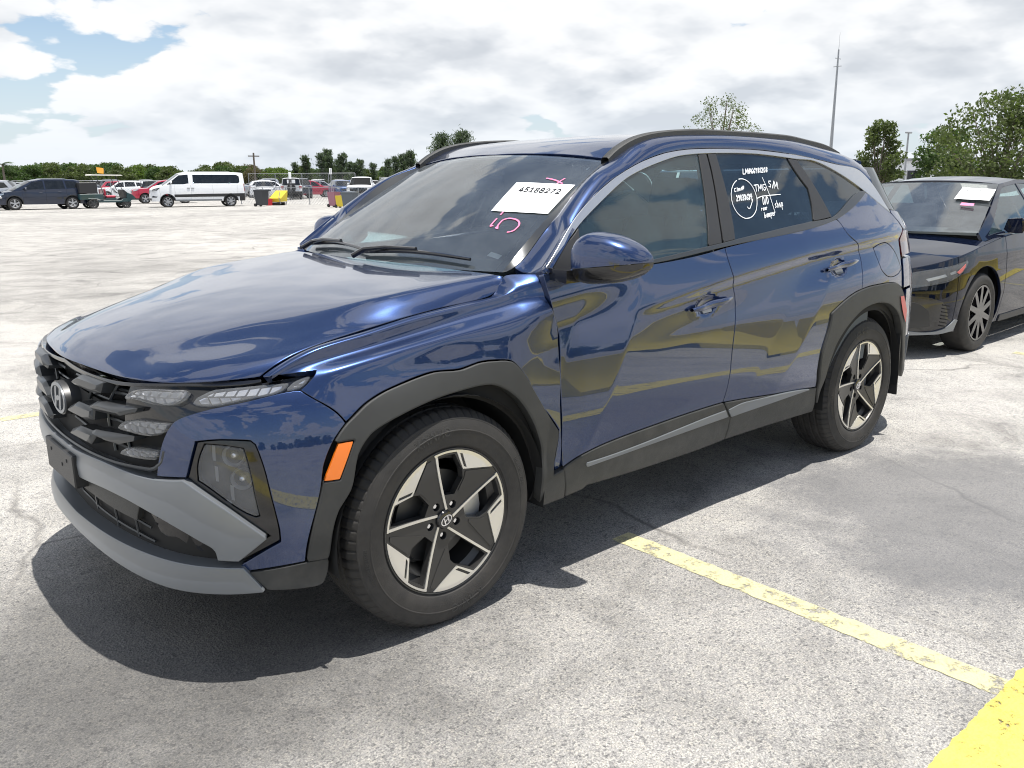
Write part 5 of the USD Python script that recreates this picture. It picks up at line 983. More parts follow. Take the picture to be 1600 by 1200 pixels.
    for q in W: pan('side_window', gh, q.buffer(.004), g['glass'], parent=gs, off=-.006, gap=0, bev=0, thick=0, res=res * 2)
    def edge(x, z): return gh(np.array([-x]), np.array([z]))[0]
    def quad(a, bb, bulge, zb_):
        A0, A1 = edge(*a), edge(*bb)
        def f(v, u):
            v = np.asarray(v, float); u = np.asarray(u, float); k = 1 - v * v; e = A0 + (A1 - A0) * u[..., None]
            return np.stack([e[..., 0] + bulge * k * (1 - .5 * u), e[..., 1] * v, e[..., 2] + zb_ * k * u], -1)
        return f, np.linalg.norm(A1 - A0), A0[1]
    def ledge(q, t):
        q = np.asarray(q, float); t = np.asarray(t, float) / .06; z = b.top(-q); A_ = b.ring(np.interp(q, b._gx, b._g), z); B_ = gh(q, z - .004); k = np.clip(t, 0, 1)[..., None]; return A_ * (1 - k) + B_ * k
    if not g.get('no_ledge'): pan('shoulder', ledge, sbox(-wx0 - .12, 0, -rx0 + .12, .06), P, gap=0, bev=0, thick=0)
    f, Lw, ww = quad(g['ws'][0], g['ws'][1], .10, .03); fs = lambda v, u: f(np.asarray(v) / ww, np.asarray(u) / Lw)
    ws = pan('windscreen', fs, sbox(-ww, 0, ww, Lw), g.get('wsglass', 'far_glass'), both=False, gap=0, bev=0, thick=0)
    f2, L2, w2 = quad(g['rw'][0], g['rw'][1], -.06, .03); fr = lambda v, u: f2(np.asarray(v) / w2, np.asarray(u) / L2)
    pan('rear_window', fr, sbox(-w2, 0, w2, L2), g['glass'], both=False, gap=0, bev=0, thick=0, sgn=-1)
    def roofs(q, t):
        q = np.asarray(q, float); t = np.asarray(t, float); z = roofz(-q); e = gh(q, z); k = np.abs(t)
        return np.stack([e[..., 0] + .07 * (1 - k * k) * np.clip(1 - (q + wx1) / .5, 0, 1), e[..., 1] * t, e[..., 2] + .035 * (1 - k ** 2.4)], -1)
    pan('roof', roofs, sbox(-wx1, -1, -rx1, 1), P, both=False, sgn=-1)
    # lamps, grille: outlines in (u, z)
    for nm, poly, mat, of in g.get('extras', []): pan(nm, b.ring, Polygon(poly).buffer(0), mat, off=of)
    for nm, poly, mat, of in g.get('centre', []):
        q = Polygon(poly).buffer(0); q = q.union(affinity.scale(q, -1, 1, origin=(0, 0)))
        rm = lambda u, z: (lambda X, uu: X * np.stack([np.ones_like(uu), np.where(uu < 0, -1, 1), np.ones_like(uu)], -1))(b.ring(np.abs(u), z), np.asarray(u, float))
        pan(nm, rm, q, mat, both=False, off=of)
    if g.get('mirror'):
        mx, mz = g['mirror']; e = edge(mx, mz)
        for s in (1, -1):
            m = hull([(mx + dx, s * (e[1] + dy), mz + dz) for dx, dy, dz in ((.04, .02, -.03), (.06, .05, .06), (.05, .16, .07), (.0, .2, .02), (.03, .17, -.06), (.04, .06, -.06), (-.06, .07, .07), (-.06, .17, .06), (-.06, .18, -.04), (-.06, .07, -.05))])
            obj('door_mirror', m, g.get('mirror_mat', P), car)
    if g.get('handles'):
        for hx, hz in g['handles']:
            for s in (1, -1):
                X = b.ring(np.array([U(hx)]), np.array([hz]))[0]; obj('door_handle', bx(hx - .09, hx + .09, *(sorted((s * (X[1] - .005), s * (X[1] + .028)))), hz - .013, hz + .013, .006), g.get('handle_mat', P), car)
    obj('underbody', [bx(b.R + .25, b.F - .3, -g['w'] * .62, g['w'] * .62, b.sill + .03, b.sill + .12)], 'void_black', car)
    if detail:
        obj('cabin_interior', [bx(rx0 + .3, wx0 - .5, -yb + .12, yb - .12, b.sill + .1, b.zb - .12)] + [hull([(x - dx, y + s * .22, z) for dx, z in ((0, b.zb - .1), (.14, b.zb - .1), (.06, float(roofz(x)) - .22), (.16, float(roofz(x)) - .24)) for s in (-1, 1)]) for x in (wx0 - 1.25,) for y in (-.37, .37)], 'interior_dark', car)
        for c in (0, -wb): obj('wheel_arch_liner', hull([(c + (r + .03) * math.cos(t), y, r + (r + .03) * math.sin(t)) for t in np.linspace(-.3, PI + .3, 18) for y in (-g['w'] * .62, g['w'] * .62)]), 'void_black', car)
    for c in (0, -wb):
        for s in (1, -1): simple_wheel(car, c, g['w'] - g['wheel_y'], s, r, g['rim'], spokes=g['spokes'], res=36 if detail else 20)
    return b

# ---- black sedan parked behind
def build_sedan():
    car = thing('parked_car', 'glossy black sedan with black wheels parked nose-first behind the blue crossover', 'car', (-6.15, -.655, 0))
    sp = dict(fo=.975, wb=2.825, ro=1.12, w=.92, sill=.20, r=.335, paint='black_paint', corner=.66, nose=.16, tuck=.09, tumble=.60, front_rake=.09, rear_rake=.05, belly=.022,
              top=[(.98,.70),(.80,.745),(.5,.815),(.1,.885),(-.35,.945),(-.6,.962),(-1.6,.975),(-2.6,1.01),(-3.2,1.03),(-3.95,1.02)], ws=((-.10,.985),(-1.00,1.385)), rw=((-3.22,1.04),(-2.35,1.385)), roof=[(-.98,1.385),(-1.5,1.425),(-2.0,1.415),(-2.36,1.385)],
              windows=[[(-.27,.965),(-1.03,1.352),(-1.3,1.40),(-1.44,1.405),(-1.48,.99)], [(-1.53,.99),(-1.50,1.395),(-2.1,1.38),(-2.42,1.20),(-2.50,1.02)], [(-2.56,1.03),(-2.50,1.19),(-2.9,1.06)]],
              cuts=[.46, -.42, -1.50, -2.52, -3.45], rim='gloss_black', glass='front_glass', wsglass='windscreen', wheel_y=.012, spokes=10, trim='gloss_black', crown=.05, shoulder=.035, ftaper=.06,
              mirror=(-.62, 1.03), handles=[(-1.32, .83), (-2.35, .85)])
    b = ring_car(car, sp, res=.03)
    U = b.ux
    def both(nm, poly, mat, parent=car, **k):
        kw = dict(res=.03, gap=.001, thick=.015, bev=.002); kw.update(k); p = panel(b.ring, poly, **kw); a = obj(nm, p, mat, parent); obj(nm, mirror(p), mat, parent); return a
    # lamps and bumper openings
    hl = [(U(.93), .625), (U(.84), .70), (U(.60), .745), (U(.36), .79), (U(.345), .775), (U(.42), .70), (U(.55), .635), (U(.72), .60), (U(.90), .585)]
    h = both('headlamp', hl, 'lamp_glass', off=.014); both('lamp_reflector', Polygon(hl).buffer(-.012), 'steel_dark', parent=h, off=.007, gap=0, bev=0, thick=0, smooth=0)
    both('lamp_housing', hl, 'gloss_black', parent=h, off=.004, gap=0, bev=0, thick=0, smooth=0); both('lamp_module', [(U(.74), .655), (U(.60), .69), (U(.58), .67), (U(.72), .635)], 'lens_block', parent=h, off=.009, bev=0); both('lamp_module', [(U(.56), .70), (U(.50), .715), (U(.49), .695), (U(.55), .68)], 'lens_block', parent=h, off=.009, bev=0); both('side_marker', [(U(.50), .70), (U(.385), .765), (U(.40), .735), (U(.47), .685)], 'red_tape', parent=h, off=.016, bev=0)
    both('bumper_duct', [(U(.94), .50), (U(.78), .52), (U(.60), .47), (U(.53), .36), (U(.52), .26), (U(.70), .23), (U(.94), .22)], 'gloss_black', off=.004)
    both('duct_insert', [(U(.93), .46), (U(.80), .47), (U(.70), .40), (U(.67), .27), (U(.93), .25)], 'dark_plastic', off=.010)
    for k in range(7): both('duct_fin', [(U(.60) - .0, .45 - k * .028), (U(.53) + .0, .435 - k * .028), (U(.53), .428 - k * .028), (U(.60), .441 - k * .028)], 'void_black', off=.009, gap=0, bev=0, thick=0, smooth=0)
    g = obj('grille', panel(lambda u, z: b.ring(np.abs(u), z) * np.stack([np.ones_like(u), np.where(np.asarray(u) < 0, -1., 1.), np.ones_like(u)], -1), [(-.55,.26),(.55,.26),(.45,.48),(-.45,.48)], off=.006, res=.05), 'void_black', car)
    both('front_splitter', [(0, .20), (U(.60), .20), (U(.42), .22), (U(.40), .31), (U(.44), .315), (U(.55), .245), (U(.72), .225), (0, .225)], 'satin_silver', off=.012, thick=.03)
    both('sill_strip', [(U(-.48), .20), (U(-2.3), .20), (U(-2.3), .275), (U(-.48), .26)], 'dark_plastic', off=.01, smooth=0)
    both('window_strip', [(U(-.2), .972), (U(-.5), .962), (U(-2.5), 1.0), (U(-2.5), 1.012), (U(-.5), .975)], 'bright_trim', off=.004, bev=0, smooth=0)
    # sheet and sticker on the windscreen: built on the glass plane
    A0 = np.array([-.10, 0, .985]); A1 = np.array([-1.00, 0, 1.385]); k = A1 - A0
    def wsf(v, u): v = np.asarray(v, float); u = np.asarray(u, float); y0 = .80; q = 1 - (v / y0) ** 2; return np.stack([A0[0] + k[0] * u + .10 * q * (1 - .5 * u) + .010, v, A0[2] + k[2] * u + .03 * q * u + .014], -1)
    sh = obj('number_sheet', panel(wsf, [(.34, .84), (.625, .83), (.655, .60), (.36, .61)], res=.05, gap=0, bev=0, thick=0, smooth=0), 'paper', car)
    tm = meshkit.text_mesh('45105040', 1.0, .0001); obj('sheet_number', decal(wsf, tm, [(.385, .775), (.60, .765), (.387, .808)], .002), 'ink', sh)
    obj('sticker', panel(wsf, [(.45, .54), (.56, .53), (.57, .48), (.455, .49)], res=.05, gap=0, bev=0, thick=0, smooth=0), 'marker_pink', car)
    obj('dashboard', [hull([(-.3, y, .95) for y in (-.7, .7)] + [(-.75, y, .99) for y in (-.72, .72)] + [(-.95, y, .93) for y in (-.72, .72)] + [(-.8, y, .6) for y in (-.7, .7)])], 'interior_dark', car)
    return car
build_sedan()

# ---- far vehicles
def far_place(px, py): return px, py
def heading(dx, dy): return math.degrees(math.atan2(dy, dx))
def build_van():
    hd = -15.0; car = thing('passenger_van', 'white passenger van with a long band of dark side windows', 'van', (-18.3, -52.1, 0), hd)
    sp = dict(fo=.98, wb=3.75, ro=1.0, w=1.02, sill=.36, r=.355, paint='white_paint', corner=.45, nose=.16, tuck=.05, tumble=.11, belly=.012, front_rake=.10, rear_rake=.03, crown=.10, shoulder=.01,
              top=[(1.0,1.02),(.85,1.13),(.55,1.22),(.1,1.30),(-.2,1.36),(-.8,1.36),(-4.8,1.36)], ws=((.20,1.34),(-.78,2.02)), rw=((-4.66,1.38),(-4.60,2.0)), roof=[(-.75,2.02),(-1.3,2.12),(-3.8,2.12),(-4.62,2.05)],
              windows=[[(.0,1.30),(-.05,1.40),(-.75,1.93),(-1.28,1.96),(-1.28,1.44),(-.75,1.36)], [(-1.55,1.44),(-1.55,1.95),(-4.2,1.95),(-4.35,1.85),(-4.35,1.52),(-4.28,1.44)]],
              cuts=[.42,-.45,-1.4,-2.7,-4.2], part_names=['front_bumper','fender','front_door','sliding_door','quarter_panel','rear_bumper'], trim='dark_plastic', wheel_y=.06, spokes=7, mirror=(-.25,1.50), arch_gap=.07,
              handles=[(-1.25,1.16),(-1.5,1.16)], handle_mat='dark_plastic', arch_trim=True)
    b = ring_car(car, sp, res=.10); U = b.ux
    def ex(nm, poly, mat, of=.006): p = panel(b.ring, poly, off=of, res=.1, gap=0, thick=.01, bev=0, smooth=0); obj(nm, p, mat, car); obj(nm, mirror(p), mat, car)
    ex('headlamp', [(U(.90), .98), (U(.62), 1.0), (U(.42), 1.16), (U(.44), 1.18), (U(.80), 1.10)], 'gloss_black'); ex('headlamp_lens', [(U(.85), 1.0), (U(.66), 1.02), (U(.56), 1.09), (U(.80), 1.07)], 'lamp_bowl', .012)
    ex('grille', [(0, .80), (.40, .80), (.48, .98), (.42, 1.08), (0, 1.08)], 'gloss_black'); ex('fog_lamp', [(U(.86), .60), (U(.62), .60), (U(.58), .66), (U(.85), .70)], 'gloss_black'); ex('lower_intake', [(0, .42), (.6, .42), (.65, .55), (0, .56)], 'dark_plastic')
    A = unary_union([Polygon([(U(c + .43 * math.cos(t)), .355 + .43 * math.sin(t)) for t in np.linspace(0, 2*PI, 40)]) for c in (0, -3.75)])
    ex('side_moulding', Polygon([(U(-.40), .62), (U(-.40), .78), (U(-4.3), .82), (b.UM, .82), (b.UM, .36), (U(-4.3), .36), (U(-4.3), .62)]).difference(A), 'dark_plastic', .010)
    ex('tail_lamp', [(U(-4.62), .95), (U(-4.72), .95), (U(-4.70), 1.42), (U(-4.60), 1.42)], 'red_lamp', .012); ex('sill_step', [(U(-.45), .37), (U(-3.2), .37), (U(-3.2), .47), (U(-.45), .47)], 'satin_silver', .012)
    return car
build_van()
SUV = dict(fo=.92, wb=2.80, ro=.98, w=.94, sill=.30, r=.365, corner=.55, nose=.14, tuck=.10, tumble=.36, belly=.02, front_rake=.06, rear_rake=.04, crown=.05, shoulder=.03,
           top=[(.95,.95),(.7,1.02),(.2,1.07),(-.3,1.10),(-.8,1.10),(-2.6,1.15),(-3.8,1.18)], ws=((-.25,1.11),(-1.0,1.58)), rw=((-3.62,1.18),(-3.25,1.60)), roof=[(-1.0,1.58),(-1.5,1.68),(-2.6,1.68),(-3.25,1.62)],
           windows=[[(-.55,1.13),(-1.05,1.53),(-1.5,1.61),(-1.5,1.14)], [(-1.58,1.14),(-1.58,1.61),(-2.45,1.60),(-2.55,1.18)], [(-2.64,1.19),(-2.56,1.58),(-3.05,1.55),(-3.3,1.25)]],
           cuts=[.42,-.45,-1.55,-2.58,-3.4], lower=.45, arch_trim=True, mirror=(-.62,1.18), handles=[(-1.4,.98),(-2.4,1.0)])
def lamps(b, car, zf, zr, mf='lamp_bowl'):
    U = b.ux; F, R = b.F, b.R
    for nm, poly, mat in (('headlamp', [(U(F - .10), zf - .08), (U(F - .16), zf + .03), (U(F - .5), zf + .08), (U(F - .48), zf + .02), (U(F - .3), zf - .06)], mf), ('tail_lamp', [(U(R + .30), zr - .1), (U(R + .28), zr + .1), (U(R + .08), zr + .08), (U(R + .08), zr - .1)], 'red_lamp'), ('grille', [(0, zf - .22), (.5, zf - .2), (.55, zf - .06), (0, zf - .04)], 'gloss_black'), ('number_plate', [(b.UM - .16, zr - .25), (b.UM, zr - .25), (b.UM, zr - .12), (b.UM - .16, zr - .12)], 'paper')):
        p = panel(b.ring, poly, off=.008, res=.1, gap=0, thick=.01, bev=0, smooth=0); obj(nm, p, mat, car); obj(nm, mirror(p), mat, car)
def build_minivan():
    car = thing('damaged_minivan', 'black minivan with a crushed front end behind a golf cart', 'minivan', (-9.9, -53.4, 0), 1.5)
    sp = dict(SUV, fo=.98, wb=3.05, ro=1.0, w=.98, paint='navy_paint', rim='silver_paint', pillar='navy_paint', glass='dark_glass', part_names=['front_bumper','fender','front_door','sliding_door','quarter_panel','rear_bumper'],
              top=[(.98,.84),(.7,.95),(.2,1.03),(-.3,1.08),(-.8,1.09),(-2.6,1.14),(-4.1,1.18)], ws=((.0,1.09),(-1.0,1.60)), rw=((-3.95,1.18),(-3.6,1.62)), roof=[(-1.0,1.60),(-1.6,1.72),(-2.8,1.72),(-3.6,1.64)],
              windows=[[(-.45,1.12),(-1.05,1.55),(-1.62,1.64),(-1.62,1.14)], [(-1.7,1.14),(-1.7,1.65),(-2.7,1.64),(-2.75,1.16)], [(-2.84,1.18),(-2.80,1.62),(-3.4,1.58),(-3.6,1.25)]], cuts=[.45,-.45,-1.66,-2.78,-3.75], lower=.0)
    b = ring_car(car, sp, res=.10); lamps(b, car, .86, 1.0)
    rng = np.random.default_rng(3)
    def junk(c, s, n=14): p = rng.normal(0, 1, (n, 3)); p /= np.linalg.norm(p, axis=1)[:, None]; return hull(np.array(c) + p * s)
    obj('crushed_bumper', [junk((1.05, .55, .42), (.28, .5, .14)), junk((1.18, .1, .30), (.18, .7, .16))], 'dark_plastic', car); obj('bent_hood', [junk((.62, .35, .98), (.45, .55, .14)), junk((.9, .6, .85), (.2, .3, .2))], 'navy_paint', car)
    obj('broken_headlamp', junk((.78, .86, .72), (.22, .12, .10)), 'lamp_bowl', car); obj('number_sheet', [hull([(-.30, .15, 1.25), (-.30, .60, 1.22), (-.52, .58, 1.37), (-.52, .17, 1.40)] + [(-.31, .15, 1.24)])], 'paper', car)
build_minivan()
def build_red():
    car = thing('parked_car', 'red sport utility vehicle, mostly hidden behind the white passenger van', 'car', (-20.9, -63.8, 0), -14.0)
    b = ring_car(car, dict(SUV, paint='red_paint', lower=.40, arch_trim=False), res=.10); lamps(b, car, .98, 1.05)
    b2 = b; p = panel(b.ring, [(0, .30), (.7, .30), (.9, .42), (.5, .52), (0, .52)], off=.012, res=.1, gap=0, thick=.01, bev=0, smooth=0); obj('lower_bumper', p, 'gloss_black', car); obj('lower_bumper', mirror(p), 'gloss_black', car)
build_red()
PICK = dict(fo=.98, wb=3.6, ro=1.2, w=.98, sill=.45, r=.40, corner=.40, nose=.10, tuck=.06, tumble=.30, belly=.015, front_rake=.04, rear_rake=.01, crown=.05, shoulder=.02,
            top=[(1.0,1.12),(.7,1.18),(.2,1.22),(-.4,1.24),(-2.5,1.26),(-2.55,1.30),(-4.8,1.30)], ws=((-.35,1.25),(-1.0,1.80)), rw=((-2.75,1.28),(-2.6,1.80)), roof=[(-1.0,1.80),(-1.4,1.87),(-2.3,1.87),(-2.6,1.81)],
            windows=[[(-.65,1.28),(-1.05,1.74),(-1.6,1.79),(-1.6,1.29)], [(-1.68,1.29),(-1.68,1.79),(-2.4,1.78),(-2.5,1.30)]], cuts=[.40,-.50,-1.64,-2.55,-4.4], mirror=(-.75,1.36), handles=[(-1.5,1.12)], part_names=['front_bumper','fender','front_door','rear_door','bed_side','rear_bumper'])
def build_pickups():
    car = thing('pickup_truck', 'white pickup truck facing the camera behind the yellow and grey bins', 'pickup truck', (-34.9, -56.2, 0), heading(.62, .78))
    b = ring_car(car, dict(PICK, paint='white_paint', arch_trim=False), res=.10); lamps(b, car, 1.0, 1.05)
    p = panel(b.ring, [(0, .62), (.62, .62), (.70, 1.02), (0, 1.04)], off=.012, res=.1, gap=0, thick=.01, bev=0, smooth=0); obj('grille_panel', p, 'gloss_black', car); obj('grille_panel', mirror(p), 'gloss_black', car)
    p = panel(b.ring, [(0, .48), (.9, .48), (.95, .60), (0, .60)], off=.02, res=.1, gap=0, thick=.01, bev=0, smooth=0); obj('bumper_bar', p, 'satin_silver', car); obj('bumper_bar', mirror(p), 'satin_silver', car)
    car = thing('parked_suv', 'white boxy sport utility vehicle seen from behind with a dark spare wheel cover', 'car', (-36.4, -70.5, 0), heading(-.45, -.88))
    b = ring_car(car, dict(SUV, wb=2.5, ro=.75, fo=.8, w=.93, r=.40, sill=.48, paint='white_paint', tumble=.16, top=[(.8,1.12),(.3,1.2),(-.3,1.24),(-3.3,1.26)], ws=((-.4,1.26),(-.8,1.78)), rw=((-3.18,1.28),(-3.02,1.82)), roof=[(-.8,1.78),(-1.4,1.86),(-2.6,1.86),(-3.02,1.82)], windows=[[(-.6,1.3),(-.85,1.72),(-1.5,1.78),(-1.5,1.3)], [(-1.6,1.3),(-1.6,1.78),(-2.9,1.76),(-2.95,1.32)]], cuts=[.4,-.4,-1.55,-2.3,-2.95], lower=.62), res=.10)
    lamps(b, car, 1.0, 1.08); obj('spare_wheel', cyl((-3.2, 0, 1.0), (-3.48, 0, 1.0), .37, 24), 'dark_plastic', car); obj('rear_bumper_bar', bx(-3.42, -3.2, -.92, .92, .55, .74, .03), 'dark_plastic', car)
    obj('window_sheet', bx(-3.22, -3.205, -.35, .35, 1.42, 1.72), 'paper', car)
build_pickups()
# ------------------------------------------------------------------ golf cart, bins, fence, barriers
def build_cart():
    c = thing('golf_cart', 'dark green utility golf cart with white roof and cargo box beside the black minivan', 'golf cart', (-15.05, -52.8, 0), heading(-.97, .10) + 6)
    # local x forward
    plain('cart_green', (.012, .045, .05), .35, coat=.5); plain('cart_roof', (.72, .70, .62), .5); plain('flag_orange', (.75, .36, .05), .7)
    obj('cart_body', [hull([(x, y, z) for x, z in ((1.35, .48), (1.42, .62), (1.25, .80), (.95, .92), (.9, .45)) for y in (-.56, .56)]), bx(-1.05, .95, -.58, .58, .34, .48, .03)], 'cart_green', c)
    obj('cowl', [hull([(x, y, z) for x, z in ((.95, .92), (1.02, .90), (.80, 1.10), (.74, 1.06), (.86, .5)) for y in (-.5, .5)])], 'dark_plastic', c)
    obj('seat', [bx(-.25, .30, -.52, .52, .62, .76, .04), bx(-.36, -.24, -.52, .52, .74, 1.15, .04)], 'red_paint', c); obj('seat_base', bx(-.30, .32, -.54, .54, .46, .62), 'cart_green', c)
    obj('cargo_bed', [bx(-1.75, -.42, -.60, .60, .52, .86, .02)], 'cart_green', c); obj('cargo_box', [bx(-1.72, -.72, -.58, .58, .88, 1.52, .03)], 'dark_plastic', c)
    obj('roof', [hull([(x, y, z) for x, z in ((.80, 1.90), (-1.0, 1.93), (.72, 1.97), (-.95, 2.0)) for y in (-.6, .6)])], 'cart_roof', c)
    for y in (-.54, .54):
        obj('roof_post', tube([(.72, y, 1.05), (.55, y, 1.5), (.40, y, 1.92)], .022, 6), 'dark_plastic', c); obj('roof_post', tube([(-.40, y, .86), (-.55, y, 1.4), (-.75, y, 1.94)], .022, 6), 'dark_plastic', c)
    obj('steering_wheel', [moved(trimesh.creation.torus(.17, .018, 20, 6), (.48, .25, 1.02), ry=55), cyl((.48, .25, 1.02), (.80, .25, .8), .02, 8)], 'dark_plastic', c)
    f = obj('flag', hull([(-.10, 0, 2.03), (-.45, .03, 2.08), (-.50, -.02, 2.42), (-.06, .02, 2.36)]), 'flag_orange', c); obj('flag_pole', tube([(-.02, 0, 1.98), (-.06, 0, 2.45)], .012, 6), 'steel_dark', c)
    for x, r in ((.86, .27), (-1.02, .30)):
        for s in (1, -1): simple_wheel(c, x, .64, s, r, 'steel_dark', tyre_w=.20, spokes=6, res=24)
        for s in (1, -1): obj('mudguard', [hull([(x + (r + .05) * math.cos(t), y, r + (r + .05) * math.sin(t)) for t in np.linspace(.35, PI - .35, 8) for y in sorted((s * .44, s * .65))])] if x > 0 else [bx(x - .3, x + .3, *sorted((s * .46, s * .64)), .56, .62, .02)], 'cart_green', c)
build_cart()
plain('bin_charcoal', (.030, .033, .038), .5); plain('bin_grey', (.085, .10, .115), .5); plain('bin_yellow', (.62, .47, .03), .5, island=.05); plain('bin_purple', (.30, .13, .17), .5); plain('bin_red', (.55, .02, .03), .5); plain('galvanised', (.30, .31, .32), .5, .5); plain('barrier_yellow', (.70, .55, .05), .65, var=.12, vs=2.5, bump=.2, bs=40); plain('concrete_grey', (.38, .37, .35), .9, var=.12)
def wheelie(name, label, loc, rz, mat, h=1.0, lid=True, cat='bin'):
    c = thing(name, label, cat, loc, rz); w = .27 * h; d = .33 * h
    obj('bin_body', hull([(s * w * .78, t * d * .78, .08) for s in (-1, 1) for t in (-1, 1)] + [(s * w, t * d, .90 * h) for s in (-1, 1) for t in (-1, 1)]), mat, c)
    if lid: obj('lid', [hull([(s * w * 1.08, t * d * 1.08, z) for s in (-1, 1) for t in (-1, 1) for z in (.905 * h, .94 * h)] + [(0, 0, 1.0 * h)]), bx(-w, w, -d * 1.22, -d * 1.05, .86 * h, .92 * h, .01)], mat, c)
    for s in (-1, 1): obj('wheel', cyl((s * w * .62, -d * .95, .10), (s * w * .92, -d * .95, .10), .10, 14), 'rubber', c)
wheelie('wheelie_bin', 'black wheeled bin standing right of the white passenger van', (-22.9, -48.4, 0), 20, 'bin_charcoal', 1.08)
wheelie('wheelie_bin', 'dark grey wheeled bin nearest the windscreen, in front of the yellow bins', (-21.6, -35.6, 0), 25, 'bin_grey', 1.03)
wheelie('purple_bin', 'mauve open bin left of the yellow bins', (-25.2, -43.4, 0), 10, 'bin_purple', 1.0, False)
wheelie('yellow_bin', 'small yellow tub between the mauve and grey bins', (-24.7, -41.8, 0), 15, 'bin_yellow', .78, False)
wheelie('yellow_bin', 'tall yellow bin behind the grey wheeled bin', (-25.9, -42.6, 0), 15, 'bin_yellow', 1.0, False)
bk = thing('bucket', 'red bucket beside the black wheeled bin', 'bucket', (-24.3, -50.3, 0)); obj('pail', cyl((0, 0, 0), (0, 0, .42), .19, 16, .24), 'bin_red', bk); obj('handle', tube([(-.22, 0, .4), (0, .05, .50), (.22, 0, .4)], .012, 6), 'steel_dark', bk)
ct = thing('tilt_cart', 'yellow plastic tilt cart on a grey frame between the red bucket and the fence', 'cart', (-25.0, -50.4, 0), 30)
obj('tub', [hull([(-.45, y, .25) for y in (-.4, .4)] + [(.3, y, .22) for y in (-.4, .4)] + [(-.5, y, .95) for y in (-.45, .45)] + [(.35, y, .45) for y in (-.45, .45)])], 'bin_yellow', ct); obj('frame', [tube([(.3, y, .1), (.5, y, .5), (.3, y, .9)], .025, 6) for y in (-.4, .4)], 'galvanised', ct)
for x in (-.3, .25): obj('caster', cyl((x, -.3, .1), (x, .3, .1), .1, 12), 'rubber', ct)
def chain_fence(a, b, label, h=1.2, n=6, mesh=True):
    a, b = np.array(a, float), np.array(b, float); f = thing('chain_link_fence', label, 'fence', (*a, 0)); L = b - a
    for k in range(n + 1): p = L * k / n; obj('post', cyl((*p, 0), (*p, h), .03, 8), 'galvanised', f)
    obj('top_rail', cyl((0, 0, h), (*L, h), .022, 6), 'galvanised', f)
    if mesh:
        d = np.linalg.norm(L); u = L / d; w = []; st = .24
        for k in np.arange(-h, d, st):
            for s in (1, -1):
                t0, t1 = max(k, 0), min(k + h, d)
                if t1 <= t0: continue
                z0, z1 = (t0 - k, t1 - k) if s > 0 else (h - (t0 - k), h - (t1 - k)); w.append(cyl((*(u * t0), z0), (*(u * t1), z1), .006, 3))
        tag(obj('wire_mesh', w, 'galvanised', f), kind='stuff')
    return f
chain_fence((-24.6, -55.2), (-29.3, -44.2), 'low chain link fence behind the bins and the yellow tilt cart', 1.15, 6)
chain_fence((-33.0, -72.0), (-40.5, -66.0), 'taller chain link fence section behind the white boxy vehicle', 2.3, 4)
chain_fence((-8, -78.0), (-31, -72.0), 'long chain link fence behind the minivan, cart and passenger van', 1.7, 10)
chain_fence((-41.5, -63.5), (-53, -52), 'chain link fence behind the white pickup truck', 1.9, 6)
sg = thing('sign_post', 'small white sign on a thin post behind the mauve bin', 'sign', (-36.0, -62.5, 0), 40); obj('post', cyl((0, 0, 0), (0, 0, 2.6), .035, 8), 'galvanised', sg); obj('sign_board', bx(-.28, .28, -.03, -.005, 2.15, 2.65), 'paper', sg)
bs = thing('board_sign', 'dark notice board on legs in front of the white boxy vehicle', 'sign', (-33.8, -65.6, 0), 55); obj('board', bx(-.75, .75, -.03, .03, .75, 1.75, .01), 'dark_plastic', bs); obj('header', bx(-.62, .62, -.035, .035, 1.78, 2.35, .01), 'paper', bs)
for x in (-.6, .6): obj('leg', cyl((x, 0, 0), (x, 0, .8), .03, 8), 'steel_dark', bs)
for i, (w, z) in enumerate(((.9, 1.45), (1.05, 1.2), (.8, .98))): obj('notice_line', bx(-w / 2, w / 2, .028, .036, z - .05, z + .05), 'galvanised', bs)
def barrier(loc, rz, label, length=3.05, group=None):
    c = thing('traffic_barrier', label, 'barrier', loc, rz, group); prof = Polygon([(-.36, 0), (.36, 0), (.36, .07), (.14, .32), (.085, .60), (-.085, .60), (-.14, .32), (-.36, .07)]); m = extr(prof, length, -length / 2)
    v = m.vertices; obj('barrier_body', trimesh.Trimesh(np.c_[v[:, 2], -v[:, 0], v[:, 1]], m.faces, process=False), 'barrier_yellow', c)
    [obj('lifting_slot', bx(x - .25, x + .25, -.364, .364, .002, .06), 'void_black', c) for x in (-.8 * length / 3, .8 * length / 3)]; return c
for x, y, rz, lab in [(-4.6, 4.45, .4, 'yellow road barrier behind the photographer, facing the blue crossover doors'), (-7.95, 4.47, -.4, 'yellow road barrier facing the gap between the two parked cars'), (-11.3, 4.45, .4, 'yellow road barrier facing the black sedan doors'), (-14.65, 4.47, 0, 'yellow road barrier beyond the black sedan'), (5.4, 4.4, 1.0, 'yellow road barrier ahead of the photographer'), (8.8, 4.45, 1.0, 'yellow road barrier farthest ahead of the blue crossover')]: barrier((x, y, 0), rz, lab)
barrier((-20.6, -26.6, 0), 38, 'yellow road barrier on the far pavement, seen through the blue crossover windscreen', 1.9)
pt = thing('cone_post', 'grey bollard with flat base on the far pavement, seen through the windscreen', 'bollard', (-19.9, -28.1, 0)); obj('base', cyl((0, 0, 0), (0, 0, .05), .38, 20, .34), 'concrete_grey', pt); obj('stem', cyl((0, 0, .05), (0, 0, .95), .13, 16, .10), 'galvanised', pt)

